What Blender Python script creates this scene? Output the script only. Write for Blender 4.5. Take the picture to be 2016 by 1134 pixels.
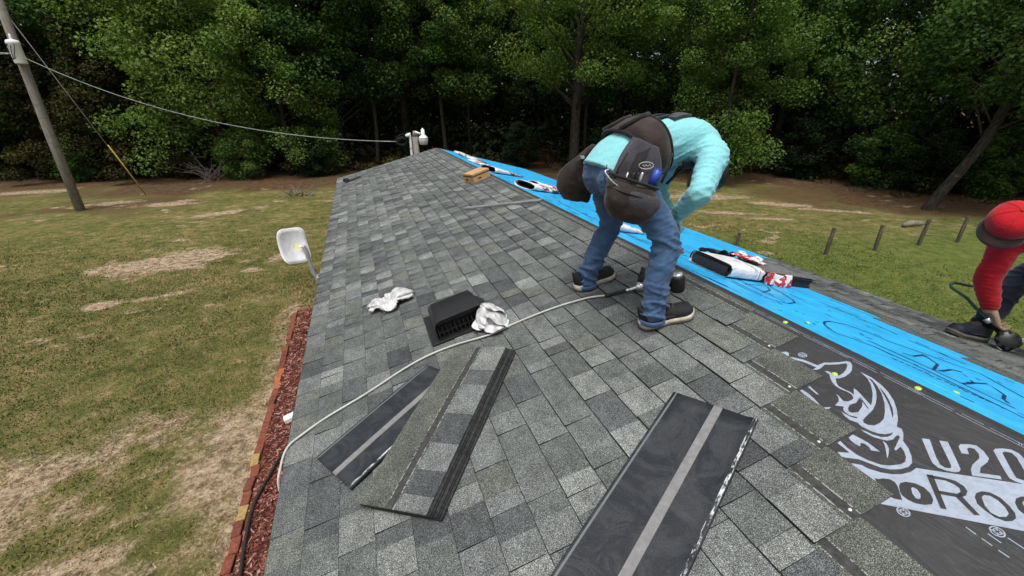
import bpy, bmesh, math, random
import numpy as np
from mathutils import Vector, Matrix, noise
from mathutils.geometry import tessellate_polygon

R = math.radians
random.seed(7)
RNG = np.random.default_rng(11)
for _o in list(bpy.data.objects):
    bpy.data.objects.remove(_o)
SC = bpy.context.scene
COL = SC.collection

# ------------------------------------------------------------------ camera, sky, sun, exposure
CAM_LOC = Vector((-1.917, 0.0, 4.2))
PITCH, YAW = math.atan(360 / 812), math.atan2(317, 888)
cam_d = bpy.data.cameras.new('camera')
cam_d.sensor_width = 36.0
cam_d.lens = 812 / 2016 * 36.0
cam_d.clip_start, cam_d.clip_end = 0.05, 2000
cam = bpy.data.objects.new('camera', cam_d)
COL.objects.link(cam)
cam.location = CAM_LOC
cam.rotation_euler = (math.pi / 2 - PITCH, 0, -YAW)
SC.camera = cam

SUN_EL, SUN_ROT = R(70), R(215)
world = bpy.data.worlds.new('World')
SC.world = world
world.use_nodes = True
_n, _l = world.node_tree.nodes, world.node_tree.links
_sky = _n.new('ShaderNodeTexSky')
_sky.sky_type = 'NISHITA'
_sky.sun_disc = False
_sky.sun_elevation = SUN_EL
_sky.sun_rotation = SUN_ROT
_sky.air_density, _sky.dust_density, _sky.ozone_density = 1.0, 4.0, 1.0
_hs = _n.new('ShaderNodeHueSaturation')
_hs.inputs['Saturation'].default_value = 0.22
_l.new(_sky.outputs[0], _hs.inputs['Color'])
_l.new(_hs.outputs[0], _n['Background'].inputs['Color'])
_n['Background'].inputs['Strength'].default_value = 0.085

sun_d = bpy.data.lights.new('sun', 'SUN')
sun_d.energy = 1.5
sun_d.angle = R(30)
sun_d.color = (1.0, 0.96, 0.9)
sun = bpy.data.objects.new('sun', sun_d)
COL.objects.link(sun)
# sky rotation is measured clockwise from +Y; the lamp points away from the sun
_az = SUN_ROT
_sd = Vector((math.sin(_az) * math.cos(SUN_EL), math.cos(_az) * math.cos(SUN_EL), math.sin(SUN_EL)))
sun.rotation_euler = _sd.to_track_quat('Z', 'Y').to_euler()

SC.view_settings.view_transform = 'Standard'
SC.view_settings.look = 'None'
SC.view_settings.exposure = 0.95
SC.view_settings.gamma = 1.0
SC.cycles.use_denoising = True
SC.cycles.max_bounces = 4
SC.cycles.diffuse_bounces = 2
SC.cycles.adaptive_threshold = 0.02
SC.cycles.glossy_bounces = 2
SC.cycles.transmission_bounces = 3
SC.cycles.transparent_max_bounces = 4

# ------------------------------------------------------------------ helpers
def tag(o, label=None, cat=None, group=None, kind=None):
    if label: o['label'] = label
    if cat: o['category'] = cat
    if group: o['group'] = group
    if kind: o['kind'] = kind
    return o

def empty(name, mat4=None, loc=(0, 0, 0), label=None, cat=None, group=None):
    o = bpy.data.objects.new(name, None)
    COL.objects.link(o)
    o.empty_display_size = 0.1
    o.matrix_world = mat4 if mat4 is not None else Matrix.Translation(loc)
    return tag(o, label, cat, group)

def link(name, me, mat=None, parent=None, M=None):
    o = bpy.data.objects.new(name, me)
    COL.objects.link(o)
    if mat is not None and not me.materials:
        for m in (mat if isinstance(mat, (list, tuple)) else [mat]):
            me.materials.append(m)
    if parent is not None:
        o.parent = parent
    if M is not None:
        o.matrix_local = M
    return o

class MB:
    """collects geometry for ONE mesh"""
    def __init__(s):
        s.v, s.f, s.m = [], [], []
    def add(s, vs, fs, mi=0, M=None):
        b = len(s.v)
        if M is not None:
            vs = [M @ Vector(v) for v in vs]
        s.v += [tuple(v) for v in vs]
        s.f += [tuple(i + b for i in f) for f in fs]
        s.m += [mi] * len(fs)
        return s
    def box(s, c, d, M=None, mi=0, taper=(1, 1)):
        x, y, z = d[0] / 2, d[1] / 2, d[2] / 2
        tx, ty = taper
        vs = [(-x, -y, -z), (x, -y, -z), (x, y, -z), (-x, y, -z), (-x * tx, -y * ty, z), (x * tx, -y * ty, z), (x * tx, y * ty, z), (-x * tx, y * ty, z)]
        vs = [(a + c[0], b + c[1], e + c[2]) for a, b, e in vs]
        return s.add(vs, [(0, 3, 2, 1), (4, 5, 6, 7), (0, 1, 5, 4), (1, 2, 6, 5), (2, 3, 7, 6), (3, 0, 4, 7)], mi, M)
    def loft(s, rings, cap=True, mi=0, closed=True):
        n = len(rings[0]); vs = []; fs = []
        for r in rings: vs += [tuple(p) for p in r]
        for i in range(len(rings) - 1):
            for j in range(n if closed else n - 1):
                k = (j + 1) % n
                fs.append((i * n + j, i * n + k, (i + 1) * n + k, (i + 1) * n + j))
        if cap and closed:
            fs.append(tuple(reversed(range(n))))
            fs.append(tuple(range((len(rings) - 1) * n, len(rings) * n)))
        return s.add(vs, fs, mi)
    def tube(s, pts, r, seg=8, mi=0, cap=True, round_ends=False):
        pts = [Vector(p) for p in pts]
        rs = list(r) if isinstance(r, (list, tuple)) else [r] * len(pts)
        if round_ends:
            d0 = (pts[0] - pts[1]).normalized(); d1 = (pts[-1] - pts[-2]).normalized()
            p0, p1, r0, r1 = pts[0], pts[-1], rs[0], rs[-1]
            pre = [(p0 + d0 * r0 * math.sin(a), r0 * math.cos(a)) for a in (1.45, 1.1, 0.6)]
            post = [(p1 + d1 * r1 * math.sin(a), r1 * math.cos(a)) for a in (0.6, 1.1, 1.45)]
            pts = [p for p, _ in pre] + pts + [p for p, _ in post]
            rs = [q for _, q in pre] + rs + [q for _, q in post]
        t0 = (pts[1] - pts[0]).normalized()
        a = Vector((0, 0, 1)) if abs(t0.z) < 0.9 else Vector((1, 0, 0))
        nrm = t0.cross(a).normalized()
        rings = []
        for i, p in enumerate(pts):
            t = (pts[min(i + 1, len(pts) - 1)] - pts[max(i - 1, 0)])
            if t.length < 1e-9: t = t0
            t.normalize()
            nrm = (nrm - t * nrm.dot(t)).normalized()
            b = t.cross(nrm)
            rings.append([p + (nrm * math.cos(2 * math.pi * j / seg) + b * math.sin(2 * math.pi * j / seg)) * rs[i] for j in range(seg)])
        return s.loft(rings, cap, mi)
    def ell(s, c, r, M=None, seg=16, rows=10, mi=0):
        c = Vector(c); vs = []; fs = []
        for i in range(rows + 1):
            th = math.pi * i / rows
            for j in range(seg):
                ph = 2 * math.pi * j / seg
                q = Vector((r[0] * math.sin(th) * math.cos(ph), r[1] * math.sin(th) * math.sin(ph), r[2] * math.cos(th)))
                vs.append(c + (M @ q if M is not None else q))
        for i in range(rows):
            for j in range(seg):
                k = (j + 1) % seg
                fs.append((i * seg + j, (i + 1) * seg + j, (i + 1) * seg + k, i * seg + k))
        return s.add(vs, fs, mi)
    def prism(s, poly, z0, z1, M=None, mi=0):
        n = len(poly)
        vs = [(x, y, z0) for x, y in poly] + [(x, y, z1) for x, y in poly]
        fs = [tuple(reversed(range(n))), tuple(range(n, 2 * n))] + [(i, (i + 1) % n, n + (i + 1) % n, n + i) for i in range(n)]
        return s.add(vs, fs, mi, M)
    def lathe(s, prof, M=None, seg=20, mi=0):
        vs = []; fs = []
        for r_, z in prof:
            for j in range(seg):
                a = 2 * math.pi * j / seg
                vs.append((r_ * math.cos(a), r_ * math.sin(a), z))
        for i in range(len(prof) - 1):
            for j in range(seg):
                k = (j + 1) % seg
                fs.append((i * seg + j, i * seg + k, (i + 1) * seg + k, (i + 1) * seg + j))
        return s.add(vs, fs, mi, M)
    def mesh(s, name='mesh', smooth=False):
        me = bpy.data.meshes.new(name)
        me.from_pydata(s.v, [], s.f)
        if any(s.m): me.polygons.foreach_set('material_index', s.m)
        if smooth: me.polygons.foreach_set('use_smooth', [True] * len(me.polygons))
        me.validate(); me.update()
        return me
    def build(s, name, mat, parent=None, smooth=False, M=None, bevel=0):
        o = link(name, s.mesh(name, smooth), mat, parent, M)
        if bevel:
            b = o.modifiers.new('bevel', 'BEVEL'); b.width = bevel; b.segments = 2; b.limit_method = 'ANGLE'
        return o

def catmull(pts, n=6):
    P = [Vector(p) for p in pts]
    P = [P[0] * 2 - P[1]] + P + [P[-1] * 2 - P[-2]]
    out = []
    for i in range(1, len(P) - 2):
        for k in range(n):
            t = k / n
            a, b, c, d = P[i - 1], P[i], P[i + 1], P[i + 2]
            out.append(0.5 * ((2 * b) + (c - a) * t + (2 * a - 5 * b + 4 * c - d) * t * t + (3 * b - a - 3 * c + d) * t ** 3))
    out.append(P[-2].copy())
    return out

def catr(vals, n=6):
    return [v.x for v in catmull([(v, 0, 0) for v in vals], n)]

def limb(mb, pts, seg=14, n=5):
    """pts: (position, radius) chain -> round-ended tapered tube"""
    path = catmull([p for p, _ in pts], n); rs = catr([r for _, r in pts], n)
    mb.tube(path, rs, seg, round_ends=True)

def evaluated(o):
    dg = bpy.context.evaluated_depsgraph_get()
    dg.update()
    return bpy.data.meshes.new_from_object(o.evaluated_get(dg))

def blob(mb, name, mat, parent, voxel=0.012, smooth=5, disp=None):
    """fuse overlapping pieces into one continuous skin"""
    me = mb.mesh('tmp')
    o = link('tmp', me)
    m = o.modifiers.new('r', 'REMESH'); m.mode = 'VOXEL'; m.voxel_size = voxel
    if smooth:
        m = o.modifiers.new('s', 'SMOOTH'); m.factor = 0.5; m.iterations = smooth
    me2 = evaluated(o)
    bpy.data.objects.remove(o); bpy.data.meshes.remove(me)
    if disp is not None:
        nv = len(me2.vertices)
        co = np.empty(nv * 3); no = np.empty(nv * 3)
        me2.vertices.foreach_get('co', co); me2.vertices.foreach_get('normal', no)
        co = co.reshape(-1, 3); no = no.reshape(-1, 3)
        d = np.array([disp(Vector(c)) for c in co])
        me2.vertices.foreach_set('co', (co + no * d[:, None]).ravel())
    me2.polygons.foreach_set('use_smooth', [True] * len(me2.polygons))
    me2.update(); me2.name = name
    return link(name, me2, mat, parent)

# ------------------------------------------------------------------ materials
class NT:
    def __init__(s, name):
        s.mat = bpy.data.materials.new(name); s.mat.use_nodes = True
        s.t = s.mat.node_tree; s.b = s.t.nodes['Principled BSDF']; s.out = s.t.nodes['Material Output']
    def n(s, t, props=None, **ins):
        nd = s.t.nodes.new('ShaderNode' + t)
        for k, v in (props or {}).items(): setattr(nd, k, v)
        for k, v in ins.items():
            key = int(k[1:]) if k[0] == '_' else k.replace('__', ' ')
            s.set(nd, key, v)
        return nd
    def set(s, nd, key, v):
        sk = nd.inputs[key]
        if isinstance(v, bpy.types.NodeSocket): s.t.links.new(v, sk)
        elif isinstance(v, bpy.types.Node): s.t.links.new(v.outputs[0], sk)
        else:
            if sk.type == 'RGBA' and len(v) == 3: v = (*v, 1)
            sk.default_value = v
    def noise(s, vec, scale, detail=2, rough=0.5, dist=0.0):
        return s.n('TexNoise', None, Vector=vec, Scale=scale, Detail=detail, Roughness=rough, Distortion=dist).outputs['Fac']
    def ramp(s, fac, stops, interp='LINEAR'):
        nd = s.n('ValToRGB', None, Fac=fac)
        cr = nd.color_ramp; cr.interpolation = interp
        while len(cr.elements) < len(stops): cr.elements.new(0.5)
        for el, (p, c) in zip(cr.elements, stops):
            el.position = p
            el.color = (c, c, c, 1) if isinstance(c, (int, float)) else (*c, 1)
        return nd.outputs['Color']
    def mix(s, fac, a, b, mode='MIX'):
        nd = s.n('Mix', {'data_type': 'RGBA', 'blend_type': mode})
        s.set(nd, 0, fac); s.set(nd, 6, a); s.set(nd, 7, b)
        return nd.outputs[2]
    def math(s, op, a, b=0.0):
        nd = s.n('Math', {'operation': op}); s.set(nd, 0, a); s.set(nd, 1, b)
        return nd.outputs[0]
    def pos(s): return s.n('NewGeometry').outputs['Position']
    def objc(s): return s.n('TexCoord').outputs['Object']
    def xyz(s, vec): return s.n('SeparateXYZ', None, Vector=vec).outputs
    def mapv(s, vec, scale): return s.n('Mapping', None, Vector=vec, Scale=scale).outputs[0]
    def bump(s, h, strength=0.3, dist=0.01):
        s.set(s.b, 'Normal', s.n('Bump', None, Height=h, Strength=strength, Distance=dist).outputs[0])
    def fin(s, col, rough=0.7, spec=0.3, metal=0.0):
        s.set(s.b, 'Base Color', col); s.set(s.b, 'Roughness', rough)
        s.set(s.b, 'Specular IOR Level', spec); s.set(s.b, 'Metallic', metal)
        return s.mat

def simple(name, col, rough=0.6, spec=0.3, metal=0.0, var=0.25, scale=30, bump=0.0, bscale=200):
    t = NT(name); p = t.objc()
    f = t.noise(p, scale, 4, 0.6)
    c = t.mix(t.ramp(f, [(0.3, 0.0), (0.7, 1.0)]), tuple(x * (1 - var) for x in col), tuple(min(1, x * (1 + var)) for x in col))
    if bump: t.bump(t.noise(p, bscale, 2), bump, 0.004)
    return t.fin(c, rough, spec, metal)

def granules(t, p, scale=360):
    """mineral granule speckle: multiplier colour about 1"""
    a = t.noise(p, scale, 1.5, 0.6)
    b = t.noise(p, scale * 0.31, 2, 0.55)
    sp = t.ramp(a, [(0.34, 0.24), (0.46, 0.6), (0.54, 1.12), (0.66, 2.6)])
    bl = t.ramp(b, [(0.3, 0.78), (0.7, 1.22)])
    return t.mix(1.0, sp, bl, 'MULTIPLY'), a

def shingle_material(name, source):
    t = NT(name); p = t.pos()
    if source == 'object': col = t.n('ObjectInfo').outputs['Color']
    else: col = t.n('Attribute', {'attribute_name': 'tone'}).outputs['Color']
    g, a = granules(t, p)
    c = t.mix(1.0, col, g, 'MULTIPLY')
    st = t.ramp(t.noise(p, 2.2, 4, 0.6), [(0.3, 0.84), (0.7, 1.1)])
    bd_ = t.ramp(t.noise(t.mapv(p, (1, 0.6, 1)), 17, 4, 0.65), [(0.3, 0.74), (0.5, 1.0), (0.7, 1.28)])
    c = t.mix(1.0, c, bd_, 'MULTIPLY')
    c = t.mix(1.0, c, st, 'MULTIPLY')
    t.bump(a, 0.5, 0.003)
    return t.fin(c, 0.85, 0.3)

def headlap_material(name):
    """upper part of a shingle: nail strip with dashed white lines, then greenish granules. object x runs up the slope"""
    t = NT(name); o = t.objc(); p = t.pos()
    X = t.xyz(o); x = X[0]
    g, a = granules(t, p)
    patch = t.ramp(t.noise(p, 5, 5, 0.7), [(0.32, (0.05, 0.055, 0.05)), (0.68, (0.112, 0.12, 0.102))])
    tan = t.mix(1.0, patch, g, 'MULTIPLY')
    sm = t.noise(p, 60, 3)
    dk = t.ramp(sm, [(0.3, 0.026), (0.7, 0.06)])
    wob = t.math('MULTIPLY_ADD', t.noise(p, 40, 2), 0.004); wob.node.inputs[2].default_value = -0.002
    xw = t.math('ADD', x, wob)
    strip = t.math('MULTIPLY', t.math('GREATER_THAN', xw, 0.158), t.math('LESS_THAN', xw, 0.192))
    c = t.mix(strip, tan, dk)
    dash = t.math('GREATER_THAN', t.noise(t.mapv(p, (1, 75, 1)), 1.0, 2, 0.7), 0.5)
    l1 = t.math('LESS_THAN', t.math('ABSOLUTE', t.math('SUBTRACT', xw, 0.156)), 0.0022)
    l2 = t.math('LESS_THAN', t.math('ABSOLUTE', t.math('SUBTRACT', xw, 0.193)), 0.0020)
    ln = t.math('MULTIPLY', t.math('MAXIMUM', l1, l2), dash)
    c = t.mix(t.math('MULTIPLY', ln, 0.6), c, (0.4, 0.41, 0.4))
    t.bump(a, 0.4, 0.003)
    return t.fin(c, 0.85, 0.25)

def underside_material(name):
    """back of a laminated shingle: black asphalt, grey release tape, white talc edge. object x across the width 0..0.337"""
    t = NT(name); o = t.objc(); X = t.xyz(o); x = X[0]
    f = t.noise(o, 6, 6, 0.7, 1.5)
    c = t.ramp(f, [(0.3, (0.009, 0.011, 0.015)), (0.46, (0.017, 0.02, 0.025)), (0.5, (0.026, 0.029, 0.034)), (0.7, (0.04, 0.043, 0.048))])
    gr = t.ramp(t.noise(o, 300, 1), [(0.35, 0.7), (0.65, 1.3)])
    c = t.mix(1.0, c, gr, 'MULTIPLY')
    tape = t.math('LESS_THAN', t.math('ABSOLUTE', t.math('SUBTRACT', x, 0.19)), 0.017)
    tc = t.ramp(t.noise(o, 60, 3), [(0.3, 0.16), (0.7, 0.24)])
    c = t.mix(tape, c, tc)
    wn = t.noise(t.mapv(o, (1, 0.3, 1)), 60, 4, 0.75)
    e = t.math('LESS_THAN', t.math('ABSOLUTE', t.math('SUBTRACT', x, 0.328)), 0.006)
    wm = t.math('MULTIPLY', e, t.ramp(wn, [(0.47, 0.0), (0.58, 1.0)]))
    c = t.mix(wm, c, (0.6, 0.62, 0.64))
    ed = t.math('LESS_THAN', t.math('ABSOLUTE', t.math('SUBTRACT', x, 0.014)), 0.004)
    c = t.mix(ed, c, (0.13, 0.14, 0.15))
    t.bump(f, 0.3, 0.01)
    return t.fin(c, 0.55, 0.35)

def cloth(name, col, dark=0.75, wscale=700, rough=0.85, fade=None):
    t = NT(name); o = t.objc()
    f = t.noise(o, 7, 4, 0.6)
    c = t.mix(t.ramp(f, [(0.32, 0.0), (0.68, 1.0)]), tuple(x * dark for x in col), col)
    if fade:
        c = t.mix(t.ramp(t.noise(t.mapv(o, (1, 1, 0.5)), 9, 5, 0.65), [(0.5, 0.0), (0.75, 0.8)]), c, fade)
    w = t.noise(t.mapv(o, (1, 1, 0.35)), wscale, 1)
    c = t.mix(1.0, c, t.ramp(w, [(0.3, 0.8), (0.7, 1.2)]), 'MULTIPLY')
    wr = t.noise(t.mapv(o, (1, 1, 2.0)), 26, 4, 0.6, 1.0)
    t.bump(wr, 0.3, 0.012)
    t.set(t.b, 'Sheen Weight', 0.15)
    return t.fin(c, rough, 0.15)

MAT = {}
MAT['shingle'] = shingle_material('shingle_granules', 'object')
MAT['shingle_mass'] = shingle_material('shingle_granules_mass', 'attr')
MAT['headlap'] = headlap_material('shingle_headlap')
MAT['underside'] = underside_material('shingle_underside')
MAT['deck'] = simple('plywood_deck', (0.36, 0.26, 0.16), 0.8)
MAT['trim_red'] = simple('rake_trim', (0.22, 0.09, 0.06), 0.7)
MAT['wall'] = simple('siding', (0.5, 0.48, 0.44), 0.7)
MAT['metal'] = simple('galvanised', (0.42, 0.43, 0.44), 0.45, 0.5, 0.6, 0.2, 20)
MAT['steel'] = simple('bright_steel', (0.75, 0.76, 0.77), 0.25, 0.6, 0.8, 0.1, 60)
MAT['black_plastic'] = simple('black_plastic', (0.012, 0.012, 0.013), 0.38, 0.45, 0, 0.3, 40, 0.15, 500)
MAT['rubber'] = simple('black_rubber', (0.02, 0.02, 0.02), 0.7, 0.3)
MAT['white_plastic'] = simple('white_plastic', (0.72, 0.73, 0.72), 0.4, 0.4, 0, 0.1, 25)
MAT['hose_white'] = simple('white_hose', (0.42, 0.43, 0.40), 0.5, 0.35, 0, 0.12, 12)
MAT['rag'] = simple('white_film', (0.74, 0.74, 0.73), 0.5, 0.35, 0, 0.12, 20)
MAT['cap_green'] = simple('yellow_green_cap', (0.42, 0.62, 0.10), 0.4, 0.4, 0, 0.1)
MAT['nail'] = simple('galvanised_nail', (0.7, 0.7, 0.68), 0.4, 0.5, 0.2, 0.1)
MAT['wire'] = simple('aluminium_wire', (0.3, 0.31, 0.31), 0.5, 0.4, 0.3, 0.2, 3)
MAT['yellow'] = simple('yellow_guard', (0.75, 0.55, 0.05), 0.5, 0.4, 0, 0.1)
MAT['blue_tool'] = simple('blue_tool', (0.02, 0.06, 0.35), 0.4, 0.4, 0, 0.1)

def membrane(name, col, print_col=None, rough=0.55):
    t = NT(name); p = t.pos()
    f = t.noise(p, 5, 5, 0.65)
    k = t.ramp(f, [(0.3, 0.8), (0.7, 1.2)])
    c = t.mix(1.0, col, k, 'MULTIPLY')
    dust = t.ramp(t.noise(t.mapv(p, (1, 0.4, 1)), 60, 4, 0.7), [(0.56, 0.0), (0.85, 0.25)])
    c = t.mix(dust, c, (0.2, 0.19, 0.17))
    t.bump(t.noise(t.mapv(p, (1, 0.35, 1)), 9, 4, 0.6, 0.8), 0.6, 0.03)
    return t.fin(c, rough, 0.35)
MAT['membrane_black'] = membrane('black_underlayment', (0.03, 0.03, 0.032))
MAT['membrane_blue'] = membrane('blue_underlayment', (0.025, 0.38, 0.74), None, 0.4)
def printmat(name, col, spot):
    t = NT(name); p = t.pos()
    f = t.noise(p, 45, 4, 0.7)
    c = t.mix(t.ramp(f, [(0.42, 0.0), (0.75, 0.55)]), col, spot)
    return t.fin(c, 0.6, 0.3)
MAT['print_light'] = printmat('grey_print', (0.3, 0.35, 0.43), (0.16, 0.17, 0.19))
MAT['print_black'] = printmat('black_print', (0.027, 0.027, 0.029), (0.045, 0.045, 0.045))
MAT['print_navy'] = printmat('navy_print', (0.004, 0.025, 0.07), (0.01, 0.07, 0.18))
# ------------------------------------------------------------------ roof geometry
ALPHA = math.atan(0.2614)
CA, SA = math.cos(ALPHA), math.sin(ALPHA)
RIDGE_Z = 3.2
Y0, Y1 = -4.0, 11.1
EAVE = 2.547
EXPO = 0.1446
def NS(u, y, n=0.0):
    """near slope: u <= 0 is the distance down from the ridge, n the height above the deck"""
    return Vector((u * CA - n * SA, y, RIDGE_Z + u * SA + n * CA))
def FS(u, y, n=0.0):
    """far slope: u >= 0 down from the ridge"""
    return Vector((u * CA + n * SA, y, RIDGE_Z - u * SA + n * CA))
def near_frame(u, y, n=0.0, rz=0.0):
    return Matrix.Translation(NS(u, y, n)) @ Matrix.Rotation(-ALPHA, 4, 'Y') @ Matrix.Rotation(rz, 4, 'Z')
def far_frame(u, y, n=0.0, rz=0.0):
    return Matrix.Translation(FS(u, y, n)) @ Matrix.Rotation(ALPHA, 4, 'Y') @ Matrix.Rotation(rz, 4, 'Z')

# ------------------------------------------------------------------ ground
def vnoise(x, y, seed=0):
    xi = np.floor(x).astype(np.int64); yi = np.floor(y).astype(np.int64)
    xf = x - xi; yf = y - yi
    xf = xf * xf * (3 - 2 * xf); yf = yf * yf * (3 - 2 * yf)
    def h(a, b):
        n = (a * 374761393 + b * 668265263 + seed * 69069) & 0xFFFFFFFF
        n = ((n ^ (n >> 13)) * 1274126177) & 0xFFFFFFFF
        return ((n ^ (n >> 16)) & 0xFFFF) / 65535.0
    return (h(xi, yi) * (1 - xf) + h(xi + 1, yi) * xf) * (1 - yf) + (h(xi, yi + 1) * (1 - xf) + h(xi + 1, yi + 1) * xf) * yf
def fbm(x, y, seed=0, oct=4):
    v = 0; a = 0.5; t = 0
    for i in range(oct):
        v = v + a * vnoise(x, y, seed + i * 17); t += a
        x = x * 2.03 + 11.7; y = y * 2.03 + 5.3; a *= 0.55
    return v / t
def sstep(a, b, x):
    t = np.clip((x - a) / (b - a), 0, 1); return t * t * (3 - 2 * t)
EDGE = [(-60, 44), (-23.4, 36), (-14.2, 32.3), (-5.3, 30.0), (3.4, 30.6), (8.3, 29.6), (11.6, 28.0), (16.4, 26.0), (21.5, 23.5), (24.5, 18.7), (24.8, 13.2), (28.4, 10.6), (34, 4), (40, -8), (44, -30)]
def edge_dist(x, y):
    """signed distance to the edge of the wood, positive inside it"""
    best = np.full(np.shape(x), 1e9); sg = np.ones(np.shape(x))
    for (ax, ay), (bx, by) in zip(EDGE[:-1], EDGE[1:]):
        dx, dy = bx - ax, by - ay; L2 = dx * dx + dy * dy
        t = np.clip(((x - ax) * dx + (y - ay) * dy) / L2, 0, 1)
        d = np.hypot(x - ax - t * dx, y - ay - t * dy)
        s = np.where((dx * (y - ay) - dy * (x - ax)) > 0, 1.0, -1.0)
        m = d < best
        sg = np.where(m, s, sg); best = np.where(m, d, best)
    return best * sg
def patch(x, y, cx, cy, rx, ry, rot, seed):
    c, s = math.cos(rot), math.sin(rot)
    px = (x - cx) * c + (y - cy) * s; py = -(x - cx) * s + (y - cy) * c
    d = np.hypot(px / rx, py / ry) + (fbm(x * 1.6, y * 1.6, seed) - 0.5) * 1.5 + (fbm(x * 5, y * 5, seed + 3) - 0.5) * .8
    return 1 - sstep(0.35, 1.25, d)
def ground_masks(x, y):
    n1 = fbm(x * 0.45, y * 0.45, 3); n2 = fbm(x * 2.2, y * 2.2, 9); n3 = fbm(x * 0.16, y * 0.16, 21)
    sand = np.zeros(np.shape(x))
    for i, (cx, cy, rx, ry, rot) in enumerate([(-7.7, 14.1, 1.7, 1.25, 0.3), (-7.95, 11.2, 0.55, 0.3, 0.2), (-6.7, 11.4, 0.6, 0.22, 0.2),
            (-4.6, 13.6, 0.9, 0.4, 0.5), (-10.6, 23.6, 1.5, 0.7, 0.1), (-13.2, 24.6, 1.6, 0.6, 0.2), (-18.5, 29.5, 2.2, 0.7, 0.2), (-8.0, 20.5, 1.8, 0.5, 0.4),
            (14.2, 16.4, 2.2, 0.9, -0.5), (16.0, 14.0, 1.6, 0.5, -0.6), (12.6, 13.4, 1.4, 0.3, -0.5), (17.5, 12.0, 1.6, 0.3, -0.6), (13.4, 12.0, 1.0, 0.22, -0.4)]):
        sand = np.maximum(sand, patch(x, y, cx, cy, rx, ry, rot, 31 + i) * 0.95)
    # worn ground along the bed and below the eave, broken by clumps of green
    bx = (x + 5.2); lim = 6.35 + 0.35 * np.sin(x * 2.1) + (n1 - 0.5) * 1.5
    worn = (1 - sstep(lim - 0.5, lim + 0.5, y)) * sstep(-8.8, -7.2, x + 0.45 * (y - 4.5) + (n1 - .5) * 2) * (1 - sstep(-3.6, -3.2, x))
    strip = (1 - sstep(0.02, 0.22 + 0.4 * n1, np.abs(x + 3.84))) * (1 - sstep(9.5, 11.0, y))
    tuft = sstep(0.52, 0.68, fbm(x * 2.1, y * 2.1, 77))
    for cx, cy, rr in [(-5.12, 5.28, .26), (-5.1, 4.82, .3), (-5.7, 4.3, .4), (-4.85, 4.75, .2), (-4.4, 4.05, .3), (-4.9, 4.3, .26), (-5.35, 4.9, .25)]:
        tuft = np.maximum(tuft, patch(x, y, cx, cy, rr, rr * 0.8, 0.4, 5))
    sand = np.maximum(sand, np.maximum(worn * (0.52 + 1.3 * (n2 - 0.42)), strip * (0.45 + 1.0 * (n2 - .4))) * (1 - 0.9 * tuft * sstep(-3.9, -4.3, x)))
    thatch = sstep(0.6, 0.8, fbm(x * 1.4 + y * .5, y * 2.6, 88)) * sstep(.42, .6, fbm(x * .5, y * .5, 89)) * sstep(6.5, 9, y)
    sand = np.maximum(sand, thatch * .75)
    ed = edge_dist(x, y)
    straw = sstep(-9, -0.5, ed + (n1 - 0.5) * 9)
    straw = np.maximum(straw, 0.6 * sstep(4.5, 0.5, np.hypot((x - 20) / 1.6, (y - 14.5) / 1.2) + (n1 - .5) * 4))
    straw = np.maximum(straw, 0.55 * sstep(0.5, 0.75, n3 + 0.02 * (y - 18)) * sstep(12, 24, y))
    return np.clip(sand, 0, 1), np.clip(straw, 0, 1), n3, n2

def axis(lo, hi, step, far):
    a = list(np.arange(lo, hi + 1e-6, step)); s = step; p = lo; L = []
    while p > -far: s *= 1.35; p -= s; L.append(p)
    s = step; p = hi; H = []
    while p < far: s *= 1.35; p += s; H.append(p)
    return np.array(L[::-1] + a + H)
gx = axis(-16, 22, 0.12, 400.0); gy = axis(2.5, 26, 0.12, 400.0)
GX, GY = np.meshgrid(gx, gy)
sand, straw, n3, n2 = ground_masks(GX, GY)
GZ = -0.05 * sand * (fbm(GX * 3, GY * 3, 5) - 0.2) + 0.03 * (fbm(GX * 1.1, GY * 1.1, 8) - 0.5) - 0.02
GZ = np.where((np.abs(GX) < 3.9) & (GY < 12), -0.03, GZ)
nx, ny = len(gx), len(gy)
idx = np.arange(nx * ny).reshape(ny, nx)
quads = np.stack([idx[:-1, :-1], idx[:-1, 1:], idx[1:, 1:], idx[1:, :-1]], -1).reshape(-1, 4)

def np_mesh(name, verts, faces, attrs=None, smooth=False):
    me = bpy.data.meshes.new(name)
    nv, nf, k = len(verts), len(faces), faces.shape[1]
    me.vertices.add(nv); me.vertices.foreach_set('co', np.ascontiguousarray(verts, dtype=np.float32).ravel())
    me.loops.add(nf * k); me.loops.foreach_set('vertex_index', np.ascontiguousarray(faces, dtype=np.int32).ravel())
    me.polygons.add(nf); me.polygons.foreach_set('loop_start', np.arange(0, nf * k, k, dtype=np.int32))
    for nm, val in (attrs or {}).items():
        val = np.asarray(val, dtype=np.float32)
        if val.ndim == 1:
            me.attributes.new(nm, 'FLOAT', 'POINT').data.foreach_set('value', val)
        else:
            if val.shape[1] == 3: val = np.concatenate([val, np.ones((len(val), 1), np.float32)], 1)
            me.attributes.new(nm, 'FLOAT_COLOR', 'POINT').data.foreach_set('color', np.ascontiguousarray(val).ravel())
    me.update(calc_edges=True)
    if smooth: me.polygons.foreach_set('use_smooth', np.ones(nf, dtype=bool))
    return me

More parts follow.
